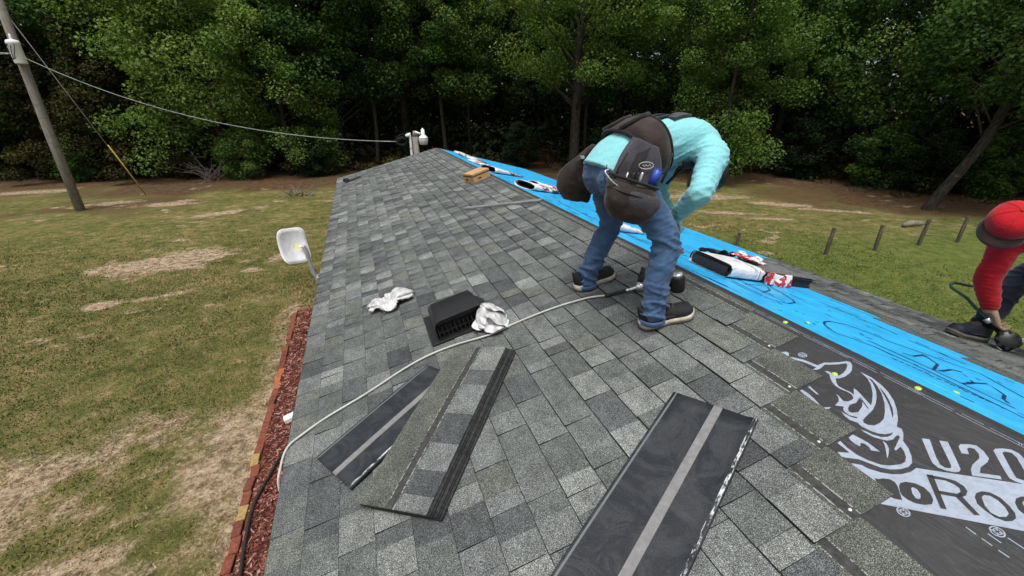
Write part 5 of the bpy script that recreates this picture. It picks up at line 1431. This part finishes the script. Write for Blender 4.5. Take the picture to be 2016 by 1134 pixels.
def hand(mb, wrist, direction, palm_n, curl=0.6, s=1.0, side=1):
    """palm, four unequal bent fingers and a thumb leaving the side of the palm"""
    d = Vector(direction).normalized(); n = Vector(palm_n); n = (n - d * n.dot(d)).normalized(); w = d.cross(n) * side
    wrist = Vector(wrist)
    for k in (-1, -.33, .33, 1):
        limb(mb, [(wrist + w * .008 * k * s, .017 * s), (wrist + d * .045 * s + w * .026 * k * s, .0135 * s), (wrist + d * .085 * s + w * .029 * k * s, .012 * s)], 8, 3)
    for k, (off, L) in enumerate(((-.032, .068), (-.011, .078), (.011, .073), (.032, .056))):
        p = wrist + d * .088 * s + w * off * s; L *= s
        q1 = p + (d * math.cos(curl * .5) + n * math.sin(curl * .5)) * L * .45
        q2 = q1 + (d * math.cos(curl * 1.4) + n * math.sin(curl * 1.4)) * L * .32
        q3 = q2 + (d * math.cos(curl * 2.2) + n * math.sin(curl * 2.2)) * L * .25
        limb(mb, [(p, .0095 * s), (q1, .009 * s), (q2, .0085 * s), (q3, .0075 * s)], 8, 3)
    p = wrist + d * .028 * s - w * .03 * s
    q1 = p + (d * .6 - w * .7 + n * .35).normalized() * .04 * s; q2 = q1 + (d * .85 - w * .15 + n * .5).normalized() * .032 * s
    limb(mb, [(p, .013 * s), (q1, .0105 * s), (q2, .009 * s)], 8, 3)

def head(mb, c, face, up, s=1.0):
    c = Vector(c); f = Vector(face).normalized(); u = Vector(up); u = (u - f * u.dot(f)).normalized(); w = f.cross(u)
    M = Matrix((f, w, u)).transposed()
    mb.ell(c + u * .02 * s, (.095 * s, .076 * s, .098 * s), M); mb.ell(c - u * .05 * s + f * .02 * s, (.068 * s, .058 * s, .07 * s), M)
    mb.ell(c + f * .088 * s - u * .03 * s, (.018 * s, .013 * s, .022 * s), M, 10, 8)                      # nose
    mb.ell(c + f * .076 * s - u * .073 * s, (.013 * s, .026 * s, .009 * s), M, 10, 8)                    # lips
    mb.ell(c + f * .066 * s - u * .105 * s, (.022 * s, .024 * s, .016 * s), M, 10, 8)                    # chin
    for k in (-1, 1):
        mb.ell(c + w * .077 * s * k - u * .02 * s - f * .008 * s, (.02 * s, .009 * s, .032 * s), M, 10, 8)    # ears
        mb.ell(c + f * .073 * s + w * .03 * s * k + u * .022 * s, (.012 * s, .024 * s, .008 * s), M, 10, 8)   # brow ridge
    return M, f, w, u

def eyes(person, c, M, f, w, u, s=1.0):
    for k in (-1, 1):
        m = MB(); m.ell(Vector(c) + f * .079 * s + w * .031 * s * k + u * .003 * s, (.009 * s, .012 * s, .009 * s), M, 10, 8); m.build('eye', MAT['rubber'], person, True)

def shoe(person, M, L=.29, upper='shoe', sole='sole', name='shoe', high=.075, collar=.07):
    """local x heel->toe, z up"""
    def halfw(f): return (.031 + .017 * math.sin(min(1, f * 1.25) * math.pi * .5) + .006 * math.sin(f * 9)) * (1 if f < .82 else math.sqrt(max(.02, 1 - ((f - .82) / .185) ** 2)))
    fs_ = [0, .02, .06, .14, .26, .4, .55, .68, .8, .88, .94, .98, 1.0]
    def rise(f): return .012 * max(0, (f - .72) / .28) ** 1.6 + .006 * max(0, (.1 - f) / .1)
    def outline(f): return halfw(f) * (math.sqrt(max(.05, min(1, f / .06))) if f < .06 else 1)
    def hgt(f):
        if f < .3: return collar + .02 * (1 - f / .3)
        return collar * (1 - ((f - .3) / .7) ** 1.1 * .55) if f < .95 else collar * .42 * max(.25, (1 - f) / .05)
    m = MB(); rings = []
    for f in fs_:
        w = outline(f) * .96; z0 = .026 + rise(f); h = hgt(f); r = []
        for a in np.linspace(0, math.pi, 13):
            c, s = math.cos(a), math.sin(a)
            k = w * (1 if s < .6 else 1 - .35 * ((s - .6) / .4) * (1 if f < .6 else .5))
            r.append((f * L, k * math.copysign(abs(c) ** .7, c), z0 + h * s ** .8))
        r += [(f * L, -w * .6, z0), (f * L, w * .6, z0)]
        rings.append([M @ Vector(p) for p in r])
    m.loft(rings, True)
    up_ = m.build(name, MAT[upper], person, True)
    for (z0, z1, mat, nm, ex) in ((.008, .031, sole, 'midsole', 1.06), (.0, .0085, 'tread', 'outsole', 1.03)):
        m = MB(); rr = []
        for f in fs_:
            w = outline(f) * ex; x = f * L * 1.02 - .004; zz = rise(f); lift = .006 * math.exp(-((f - .42) / .1) ** 2) if z0 == 0 else 0
            rr.append([M @ Vector(p) for p in ((x, w, z0 + zz + lift), (x, w * 1.03, (z0 + z1) / 2 + zz), (x, w * .98, z1 + zz + (.008 if f < .2 else 0)), (x, -w * .98, z1 + zz + (.008 if f < .2 else 0)), (x, -w * 1.03, (z0 + z1) / 2 + zz), (x, -w, z0 + zz + lift))])
        m.loft(rr, True); m.build(nm, MAT[mat], up_, True)
    m = MB()
    for k in range(4):
        f = .42 + k * .065
        m.tube([M @ Vector((f * L, -.022, .026 + hgt(f) * .93)), M @ Vector((f * L + .006, 0, .034 + hgt(f))), M @ Vector((f * L, .022, .026 + hgt(f) * .93))], .003, 5)
    m.build('laces', MAT['tread'], up_, True)
    m = MB()
    for s in (-1, 1):
        m.tube(catmull([M @ Vector((.1 * L, s * outline(.1) * 1.0, .045)), M @ Vector((.35 * L, s * outline(.35) * 1.0, .052)), M @ Vector((.6 * L, s * outline(.6) * 1.0, .044))], 4), .002, 5)
    m.build('piping', MAT['nylon_grey'], up_, True)
    return up_

def torso(mb, rows, side, seg=24):
    """rows: (centre, half width along side, half thickness); one loft with rounded ends"""
    side = Vector(side).normalized(); C_ = [Vector(r[0]) for r in rows]
    path = catmull(C_, 4); A = catr([r[1] for r in rows], 4); B = catr([r[2] for r in rows], 4); rings = []
    for i, p in enumerate(path):
        t = (path[min(i + 1, len(path) - 1)] - path[max(0, i - 1)]).normalized()
        s = (side - t * side.dot(t)).normalized(); n = t.cross(s)
        rings.append([p + s * A[i] * math.copysign(abs(math.cos(a)) ** .85, math.cos(a)) + n * B[i] * math.copysign(abs(math.sin(a)) ** .85, math.sin(a)) for a in [2 * math.pi * j / seg for j in range(seg)]])
    mb.loft(rings, True)

# ---- worker in turquoise, bent forward over the ridge (faces +X, his right side to the viewer)
w1 = empty('person', loc=NS(-.48, 1.95, 0), label='roofer in turquoise shirt and blue jeans bending over the ridge with a tool belt', cat='person')
W1I = w1.matrix_world.inverted()
def w1fix(o): o.matrix_parent_inverse = W1I; return o
RA, RK, RH = V3(-.505, 1.63, 3.17), V3(-.475, 1.665, 3.55), V3(-.60, 1.845, 3.89)
LA, LK, LH = V3(-.56, 2.255, 3.13), V3(-.47, 2.20, 3.51), V3(-.60, 2.055, 3.89)
RS, RE, RW = V3(-.185, 1.745, 3.985), V3(-.385, 1.585, 3.815), V3(-.352, 1.775, 3.645)
LS, LE, LW = V3(-.16, 2.11, 3.97), V3(-.17, 2.17, 3.70), V3(-.10, 2.02, 3.50)
spine = [((-.675, 1.95, 3.845), .186, .142), ((-.60, 1.95, 3.935), .182, .136), ((-.50, 1.95, 3.99), .162, .122), ((-.36, 1.945, 4.025), .172, .126), ((-.23, 1.94, 4.02), .188, .125), ((-.135, 1.935, 3.975), .165, .105), ((-.075, 1.93, 3.915), .075, .065)]
HC = V3(-.025, 1.93, 3.82)
mb = MB()
torso(mb, [(c, a * .78, b * .78) for c, a, b in spine], (0, 1, 0))
limb(mb, [(V3(-.10, 1.93, 3.95), .055), (V3(-.07, 1.93, 3.86), .052)], 12, 3)
for S_, E_, W_ in ((RS, RE, RW), (LS, LE, LW)):
    limb(mb, [(S_, .042), (S_ + (E_ - S_) * .86, .027), (E_, .026), (E_ + (W_ - E_) * .16, .026), (W_, .021)], 12, 4)
for H_, K_, A_ in ((RH, RK, RA), (LH, LK, LA)):
    limb(mb, [(H_, .07), ((H_ + K_) / 2, .058), (K_, .044), ((K_ + A_) / 2 + V3(-.02, 0, 0), .042), (A_, .032), (A_ + V3(.02, 0, -.05), .032)], 12, 4)
hand(mb, RW + V3(.005, .0, -.02), V3(.1, .1, -1), V3(.6, .7, 0), .7)
hand(mb, LW + V3(.0, -.005, -.02), V3(.05, -.1, -1), V3(.4, -.7, 0), .7, 1, -1)
hM, hf, hw, hu = head(mb, HC, V3(-.25, -.05, -1), V3(1, 0, -.25))
w1fix(blob(mb, 'body', MAT['skin'], w1, .0075, 4))
# hair: a cap over the skull, open at the face
m = MB(); m.ell(HC + hu * .03 - hf * .018, (.1, .086, .1), hM); m.ell(HC - hf * .04 - hu * .02, (.07, .075, .08), hM)
w1fix(blob(m, 'hair', MAT['hair'], w1, .009, 3, lambda c: .004 * noise.noise(c * 70)))
def crease(c, ax, fa, fb, seed=0.0):
    a = c.dot(ax); p = c - ax * a
    return 1 - 1.7 * min(1.0, 3.2 * abs(noise.noise(ax * (a * fa) + p * fb + Vector((seed, seed * 1.7, 3.1)))))
def folds(c, amp, axis_, freq, wobble=2.0):
    q = c.dot(axis_) * freq + wobble * noise.noise(c * 7) + 1.3 * noise.noise(c * 15)
    return amp * (math.sin(q) * .6 + .4 * math.sin(q * 2.1 + 1))
mb = MB()
torso(mb, spine[:-1] + [((-.085, 1.93, 3.925), .08, .07)], (0, 1, 0))
for S_, E_, W_ in ((RS, RE, RW), (LS, LE, LW)):
    b = (S_ - V3(-.28, 1.94, 4.0)).normalized()
    limb(mb, [(S_ - b * .05, .085), (S_ + (E_ - S_) * .15, .077), ((S_ + E_) / 2, .066), (S_ + (E_ - S_) * .86, .059), (E_, .057), (E_ + (W_ - E_) * .16, .056), ((E_ + W_) / 2, .047), (W_ + (W_ - E_) * .02, .037)], 16, 4)
def shirt_disp(c):
    a = .0015 * noise.noise(c * 9)
    da = min((c - (RS + (RE - RS) * t)).length for t in (.3, .6, 1.0)); db = min((c - (RE + (RW - RE) * t)).length for t in (.3, .6, .9))
    if min(da, db) < .11: return a + .0036 * crease(c, V3(.62, .5, .6).normalized(), 26, 7, 1) + .002 * crease(c, V3(-.3, .3, .9).normalized(), 45, 9, 5) + .001
    k = math.exp(-((c.x + .36) / .12) ** 2)
    low = max(0, min(1, (4.06 - c.z) / .12)) * max(0, min(1, (c.x + .60) / .08))
    return a + (.004 * low + .0012) * crease(c, V3(-.35, .45, .82).normalized(), 34, 5, 2) + .0025 * low * crease(c, V3(-.2, .5, .84).normalized(), 70, 7, 8) + .0015 * math.exp(-((c.x + .66) / .05) ** 2) * math.sin(c.y * 45)
w1fix(blob(mb, 'shirt', MAT['aqua'], w1, .0065, 4, shirt_disp))
mb = MB()
mb.ell((-.635, 1.95, 3.875), (.135, .18, .125)); mb.ell((-.67, 1.87, 3.855), (.105, .105, .12)); mb.ell((-.67, 2.03, 3.855), (.105, .105, .12))
for H_, K_, A_ in ((RH, RK, RA), (LH, LK, LA)):
    limb(mb, [(H_ + V3(-.02, 0, -.02), .110), ((H_ + K_) / 2 + V3(-.015, 0, 0), .090), (K_, .072), ((K_ + A_) / 2 + V3(-.018, 0, 0), .069), (A_ + V3(-.01, 0, .04), .065), (A_ + V3(-.012, 0, .0), .068)], 18, 5)
def jeans_disp(c):
    h = c.z - (3.2 + .2614 * c.x)
    a = .0035 * noise.noise(c * 11)
    low = math.exp(-((h - .14) / .09) ** 2); kn = math.exp(-((h - .46) / .08) ** 2)
    return a + (.010 * low + .006 * kn + .0025) * crease(c, V3(.3, .15, 1).normalized(), 19, 6, 4) + (.003 * low + .002) * crease(c, V3(-.35, .2, .9).normalized(), 40, 14, 7)
w1fix(blob(mb, 'jeans', MAT['denim'], w1, .007, 3, jeans_disp))
# hems
for A_ in (RA, LA):
    m = MB(); c = A_ + V3(-.012, 0, -.045)
    m.lathe([(.062, -.016), (.070, -.013), (.072, .008), (.069, .014), (.062, .012)], Matrix.Translation(c) @ Matrix.Rotation(-ALPHA * .6, 4, 'Y'), 24)
    w1fix(m.build('hem', MAT['denim'], w1, True))
# back pocket outline on the seat
m = MB(); P = [(-.763, 1.835, 3.93), (-.772, 1.83, 3.86), (-.745, 1.815, 3.81), (-.725, 1.79, 3.87), (-.715, 1.79, 3.93)]
m.tube([V3(*p) for p in P], .0025, 5); w1fix(m.build('pocket_seam', MAT['navy'], w1, True))
w1fix(shoe(w1, near_frame(-.585, 1.655, .012, R(-14)) @ Matrix.Diagonal((1.04, 1.12, 1.2, 1))))
w1fix(shoe(w1, near_frame(-.668, 2.265, .012, R(-1)) @ Matrix.Diagonal((1.04, 1.12, 1.2, 1))))

# tool belt: padded back band, suspenders, two big pouches
tb = MB()
def belt_ring(x, grow, n=36):
    # closed ring round the waist, perpendicular to the spine
    t = V3(.87, 0, .49) if x < -.5 else V3(.95, 0, .3)
    c = {-.60: V3(-.585, 1.95, 3.95), -.5: V3(-.50, 1.95, 3.99), -.45: V3(-.45, 1.95, 4.005)}[x]
    nrm = V3(-t.z, 0, t.x)
    return [c + V3(0, 1, 0) * (.176 + grow) * math.copysign(abs(math.cos(a)) ** .85, math.cos(a)) + nrm * (.134 + grow) * math.copysign(abs(math.sin(a)) ** .85, math.sin(a)) for a in [2 * math.pi * j / n for j in range(n)]]
m = MB(); m.loft([belt_ring(-.60, .006), belt_ring(-.60, .022), belt_ring(-.5, .026), belt_ring(-.45, .022), belt_ring(-.45, .006)], False)
belt = w1fix(m.build('tool_belt', MAT['nylon'], w1, True))
for k, x in enumerate((-.60, -.45)):
    m = MB(); r_ = belt_ring(x, .022); m.tube(r_ + r_[:2], .007, 6); o = m.build('piping', MAT['webbing'], belt, True)
for a_ in (1.75, 1.2):
    P0 = [belt_ring(x, .03) for x in (-.60, -.5, -.45)]
    j = int(a_ / (2 * math.pi) * 36); m = MB(); m.tube([P0[0][j], P0[1][j], P0[2][j]], .014, 6); m.build('strap', MAT['webbing'], belt, True)
def band(path, w, side, name, mat, parent, th=.004):
    m = MB(); L = []; side = Vector(side).normalized()
    for p in catmull(path, 5): L.append(p)
    rings = []
    for i, p in enumerate(L):
        t = (L[min(i + 1, len(L) - 1)] - L[max(i - 1, 0)]).normalized(); s = (side - t * side.dot(t)).normalized(); n = t.cross(s)
        rings.append([p + s * w / 2 + n * th, p - s * w / 2 + n * th, p - s * w / 2 - n * th, p + s * w / 2 - n * th])
    m.loft(rings, True); return m.build(name, mat, parent, False)
def onback(x, y, lift=.006):
    # top surface of the shirt above the spine
    z = float(np.interp(x, [-.665, -.6, -.5, -.36, -.23, -.135, -.075], [3.94, 4.04, 4.108, 4.15, 4.143, 4.08, 3.99]))
    q = min(1, abs(y - 1.945) / .185); return V3(x, y, z - .10 * q ** 3 + lift)
for sy in (-1, 1):
    band([onback(-.46, 1.945 + sy * .05, .02), onback(-.36, 1.945 + sy * .05), onback(-.26, 1.945 + sy * .07), onback(-.17, 1.945 + sy * .1, .012), onback(-.1, 1.945 + sy * .11, .02), V3(-.055, 1.945 + sy * .12, 3.96), V3(-.08, 1.945 + sy * .12, 3.88)], .035, (0, 1, 0), 'suspender', MAT['webbing'], belt)
band([onback(-.40, 1.86, .012), onback(-.34, 1.87, .012), onback(-.28, 1.88, .014)], .06, (0, 1, .15), 'suspender_pad', MAT['nylon_grey'], belt, .006)
# chest strap hanging in front
band([V3(-.30, 1.80, 3.905), V3(-.29, 1.86, 3.87), V3(-.33, 1.9, 3.80)], .02, (1, 0, .3), 'loose_strap', MAT['webbing'], belt)
m = MB(); m.box((-.30, 1.79, 3.915), (.07, .02, .035)); m.build('buckle', MAT['black_plastic'], belt, bevel=.004)
def pouch(rows, side, out, mat, name, disp=None):
    """rows: (centre, half width, half depth) top to bottom"""
    side = Vector(side).normalized(); out = Vector(out).normalized(); rings = []
    C_ = catmull([r[0] for r in rows], 4); A = catr([r[1] for r in rows], 4); B = catr([r[2] for r in rows], 4)
    for p, a_, b_ in zip(C_, A, B):
        rings.append([p + side * a_ * math.copysign(abs(math.cos(t)) ** .6, math.cos(t)) + out * b_ * math.copysign(abs(math.sin(t)) ** .7, math.sin(t)) for t in [2 * math.pi * j / 24 for j in range(24)]])
    m = MB(); m.loft(rings, True)
    return blob(m, name, mat, belt, .008, 2, disp or (lambda c: .004 * noise.noise(c * 16)))
# right pouch (towards the viewer)
ro = V3(-.35, -.93, .05); rs_ = V3(.93, -.35, 0)
p0 = pouch([(V3(-0.630, 1.729, 4.043), .07, .014), (V3(-0.655, 1.704, 3.968), .105, .018), (V3(-0.685, 1.689, 3.888), .118, .022), (V3(-0.710, 1.684, 3.838), .112, .022)], rs_ + V3(0, 0, -.35), ro, MAT['nylon_grey'], 'pouch_back')
p1 = pouch([(V3(-0.720, 1.659, 3.863), .118, .05), (V3(-0.735, 1.649, 3.808), .128, .062), (V3(-0.745, 1.649, 3.743), .118, .062), (V3(-0.745, 1.664, 3.688), .075, .042)], rs_ + V3(0, 0, -.3), ro, MAT['nylon'], 'pouch', lambda c: .007 * noise.noise(c * 14) + .003 * noise.noise(c * 35))
pf = pouch([(V3(-0.700, 1.599, 3.828), .085, .022), (V3(-0.710, 1.594, 3.788), .09, .026), (V3(-0.720, 1.599, 3.743), .07, .02)], rs_ + V3(0, 0, -.3), ro, MAT['nylon_grey'], 'pouch_pocket')
m = MB(); c = V3(-0.720, 1.659, 3.876); s2 = (rs_ + V3(0, 0, -.3)).normalized()
m.tube([c + s2 * .122 * math.cos(t) + ro * .054 * math.sin(t) for t in np.linspace(0, 2 * math.pi, 25)], .008, 6); m.build('pouch_rim', MAT['webbing'], belt, True)
m = MB(); c = V3(-0.660, 1.669, 3.943) + ro * .016; n_ = ro
m.tube([c + rs_ * .034 * math.cos(t) + V3(-.05, 0, 1) * .016 * math.sin(t) for t in np.linspace(0, 2 * math.pi, 21)], .0022, 5)
m.tube([c + rs_ * (-.02 + .006 * i) + V3(0, 0, 1) * .005 * math.sin(i * 2.4) for i in range(8)], .0016, 5); m.build('logo', MAT['hose_white'], belt, True)
m = MB(); c = V3(-0.645, 1.624, 3.858); m.tube([c, c + V3(.02, -.012, .07)], [.02, .02], 12); m.tube([c + V3(.02, -.012, .07), c + V3(.021, -.012, .074)], [.014, .013], 10); m.build('blue_tool', MAT['blue_tool'], belt, True)
for dx, col in ((-.055, 'black_plastic'), (-.03, 'black_plastic'), (-.005, 'steel')):
    m = MB(); c = V3(-.70 + dx * .9, 1.649, 3.85); m.tube([c, c + V3(.012, -.01, .06)], [.01, .007], 8, round_ends=True); m.build('tool_handle', MAT[col], belt, True)
m = MB(); c = V3(-0.810, 1.684, 3.888); m.tube(catmull([c + V3(.05, -.03, .03), c + V3(.02, -.04, -.03), c + V3(-.03, -.04, -.01), c + V3(-.065, -.02, .035), c + V3(-.04, -.01, .045)], 5), .004, 6); m.build('hammer_loop', MAT['steel'], belt, True)
m = MB()
for k_, (dz, ww) in enumerate(((-.045, .128), (-.10, .118))):
    c = V3(-.735, 1.649, 3.865 + dz); m.tube([c + s2 * ww * math.cos(t) + ro * (.066 - .004 * k_) * math.sin(t) for t in np.linspace(.15, math.pi - .15, 15)], .0035, 5)
m.build('seam', MAT['webbing'], belt, True)
for k_ in (-1, 1):
    m = MB(); m.tube([V3(-.655, 1.66, 4.0) + rs_ * .1 * k_ + ro * .012, V3(-.685, 1.655, 3.93) + rs_ * .115 * k_ + ro * .012, V3(-.71, 1.655, 3.87) + rs_ * .112 * k_ + ro * .02], .006, 6); m.build('edge_binding', MAT['webbing'], belt, True)
band([V3(-.60, 1.735, 4.05), V3(-.70, 1.68, 3.95), V3(-.775, 1.66, 3.85)], .04, rs_, 'pouch_strap', MAT['webbing'], belt, .006)
# left pouch
lo = V3(-.3, .95, 0); ls_ = V3(.9, .3, -.2)
pouch([(V3(-.62, 2.165, 3.99), .05, .02), (V3(-.665, 2.20, 3.91), .09, .035), (V3(-.705, 2.24, 3.83), .115, .07), (V3(-.715, 2.25, 3.74), .12, .078), (V3(-.70, 2.245, 3.665), .085, .05)], ls_, lo, MAT['nylon'], 'pouch', lambda c: .007 * noise.noise(c * 14) + .003 * noise.noise(c * 35))
m = MB(); m.box((-.725, 2.16, 3.93), (.02, .03, .018)); m.build('buckle', MAT['steel'], belt, bevel=.003)

# ---- worker in red on the far slope, leaning out of the right side
w2 = empty('person', loc=FS(2.1, 1.2, 0), label='roofer in red cap and red sleeves bending with a nail gun at the far eave', cat='person')
W2I = w2.matrix_world.inverted()
def w2fix(o): o.matrix_parent_inverse = W2I; return o
HC2 = V3(1.70, 1.275, 3.54)
S2, E2, H2 = V3(1.885, 1.30, 3.39), V3(1.905, 1.32, 3.15), V3(1.985, 1.275, 2.95)
S2b, E2b, H2b = V3(2.12, .93, 3.42), V3(2.12, .86, 3.15), V3(2.0, .98, 2.95)
A2, K2, T2 = V3(2.03, 1.285, 2.77), V3(2.40, 1.33, 3.09), V3(2.38, 1.0, 3.42)
A2b, K2b, T2b = V3(2.25, .70, 2.70), V3(2.42, .80, 3.06), V3(2.45, .78, 3.40)
mb = MB()
torso(mb, [((2.42, .92, 3.44), .14, .11), ((2.28, 1.0, 3.51), .15, .115), ((2.12, 1.08, 3.52), .15, .1), ((1.98, 1.16, 3.51), .09, .07)], (.45, 1, 0))
limb(mb, [(V3(2.02, 1.14, 3.51), .055), (V3(1.77, 1.25, 3.52), .052)], 12, 3)
limb(mb, [(S2, .04), (E2, .03), (H2, .024)], 12, 4); limb(mb, [(S2b, .04), (E2b, .03), (H2b, .024)], 12, 4)
for a_, k_, t_ in ((A2, K2, T2), (A2b, K2b, T2b)):
    limb(mb, [(t_, .075), ((t_ + k_) / 2, .065), (k_, .05), ((k_ + a_) / 2, .046), (a_, .034)], 12, 4)
hand(mb, H2 + V3(.0, -.01, -.01), V3(.2, -.4, -1), V3(.7, -.5, 0), 1.0); hand(mb, H2b, V3(-.2, .2, -1), V3(0, .7, 0), .7, 1, -1)
hM, hf, hw, hu = head(mb, HC2, V3(-.78, -.12, -.62), V3(-.35, -.35, .85))
w2fix(blob(mb, 'body', MAT['skin'], w2, .0075, 4)); 
for k in (-1, 1):
    m = MB(); m.ell(HC2 + hf * .079 + hw * .031 * k + hu * .003, (.009, .012, .009), hM, 10, 8); w2fix(m.build('eye', MAT['rubber'], w2, True))
mb = MB()
torso(mb, [((2.44, .91, 3.43), .165, .135), ((2.28, 1.0, 3.515), .175, .135), ((2.12, 1.08, 3.525), .175, .12), ((2.0, 1.15, 3.50), .10, .085)], (.45, 1, 0))
limb(mb, [(S2 + V3(.11, -.09, .06), .085), (S2, .076), ((S2 + E2) / 2, .07), (E2, .067), ((E2 + H2) / 2, .06), (H2 + V3(0, 0, .01), .05)], 16, 5)
limb(mb, [(S2b + V3(0, .05, .03), .08), (S2b, .078), (E2b, .066), (H2b, .048)], 16, 5)
w2fix(blob(mb, 'shirt', MAT['red'], w2, .0085, 3, lambda c: .003 * crease(c, V3(.15, .1, 1).normalized(), 62, 7, 3) + .003 * noise.noise(c * 12)))
mb = MB(); mb.ell((2.42, .92, 3.38), (.16, .17, .14))
for a_, k_, t_ in ((A2, K2, T2), (A2b, K2b, T2b)):
    limb(mb, [(t_, .105), ((t_ + k_) / 2, .092), (k_, .074), ((k_ + a_) / 2, .068), (a_ + (k_ - a_) * .06, .062)], 16, 5)
w2fix(blob(mb, 'jeans', MAT['navy'], w2, .01, 3, lambda c: .006 * crease(c, V3(.4, .2, 1).normalized(), 20, 7, 6)))
# glove over the working hand
mb = MB(); hand(mb, H2 + V3(.0, -.01, -.01), V3(.2, -.4, -1), V3(.7, -.5, 0), 1.0, 1.3); limb(mb, [(H2 + V3(0, .005, .035), .042), (H2 + V3(0, -.005, -.015), .04)], 14, 3)
w2fix(blob(mb, 'glove', MAT['glove'], w2, .006, 2, lambda c: .002 * noise.noise(c * 60)))
# cap: dome and brim
cu = (hu * .86 - hf * .15).normalized(); CM = Matrix((hf, hw, hu)).transposed(); cc = HC2 + hu * .035 - hf * .004
m = MB(); rings = []
for i in range(9):
    th = R(100) * i / 8 + .02
    rings.append([cc + CM @ V3(.126 * math.sin(th) * math.cos(a), .11 * math.sin(th) * math.sin(a), .104 * math.copysign(abs(math.cos(th)) ** .72, math.cos(th))) * (1 + .035 * noise.noise(V3(th * 2.4, math.cos(a) * 1.8, math.sin(a) * 1.8 + 4))) for a in [2 * math.pi * j / 28 for j in range(28)]])
m.loft(rings, False); cap_ = w2fix(m.build('cap', MAT['red'], w2, True)); s_ = cap_.modifiers.new('t', 'SOLIDIFY'); s_.thickness = .004
m = MB(); m.ell(cc + hu * .108, (.009, .009, .005), CM, 10, 6); m.build('button', MAT['red'], cap_, True)
m = MB()
for k in range(3):
    a0 = k * math.pi / 3; m.tube([cc + CM @ V3(.128 * math.sin(th) * math.cos(a0), .112 * math.sin(th) * math.sin(a0), .106 * abs(math.cos(th)) ** .72 * (1 if abs(th) < 1.57 else -1)) for th in np.linspace(-R(95), R(95), 20)], .0014, 4)
m.build('seam', MAT['red'], cap_, True)
m = MB(); rings = []
for f in (0, .35, .7, 1.0):
    rings.append([cc + CM @ V3(.118 * math.cos(a) + .075 * f * max(0, math.cos(a)) ** .5, (.106 + .006 * f) * math.sin(a), -.012 - .03 * f * math.sin(a) ** 2 - .012 * f) for a in np.linspace(-R(88), R(88), 22)])
m.loft(rings, False, closed=False); br = m.build('brim', MAT['brim'], cap_, True); s_ = br.modifiers.new('t', 'SOLIDIFY'); s_.thickness = .005
# boots and the nailer in his hand
MAT['navyshoe'] = simple('navy_boot', (.010, .012, .022), .6, .3, 0, .4, 60, .4, 400); MAT['greysole'] = simple('grey_sole', (.09, .085, .08), .7)
w2fix(shoe(w2, far_frame(2.13, 1.25, .012, math.pi - R(14)), .31, 'navyshoe', 'greysole', 'boot', .075, .1))
w2fix(shoe(w2, far_frame(2.36, .70, .012, math.pi - R(4)), .31, 'navyshoe', 'greysole', 'boot', .075, .1))
gx_ = V3(.05, -.15, -.125).normalized(); gy_ = (V3(-.75, -.5, .1) - gx_ * V3(-.75, -.5, .1).dot(gx_)).normalized()
MG = Matrix.Translation((1.985, 1.262, 2.865)) @ Matrix((gx_, gy_, gx_.cross(gy_))).transposed().to_4x4()
nailer(MG @ Matrix.Scale(.85, 4), 'black coil nailer held on the far slope by the worker in red', (.19, .05, .0))
m = MB(); m.tube(catmull([(1.985, 1.262, 2.865), (1.965, 1.3, 2.90), (1.94, 1.34, 2.94), (1.90, 1.37, 2.985), (1.82, 1.435, 3.05), (1.9, 1.46, 3.06), (2.1, 1.45, 3.01), (2.5, 1.5, 2.9), (2.62, 1.5, 2.3), (2.7, 1.6, .3), (2.75, 1.7, .04)], 6), .009, 8)
tag(m.build('air_hose', simple('teal_hose', (.03, .06, .06), .5, .35), None, True), 'dark teal air hose looping from the nailer of the worker in red', 'hose')
bpy.context.view_layer.update()
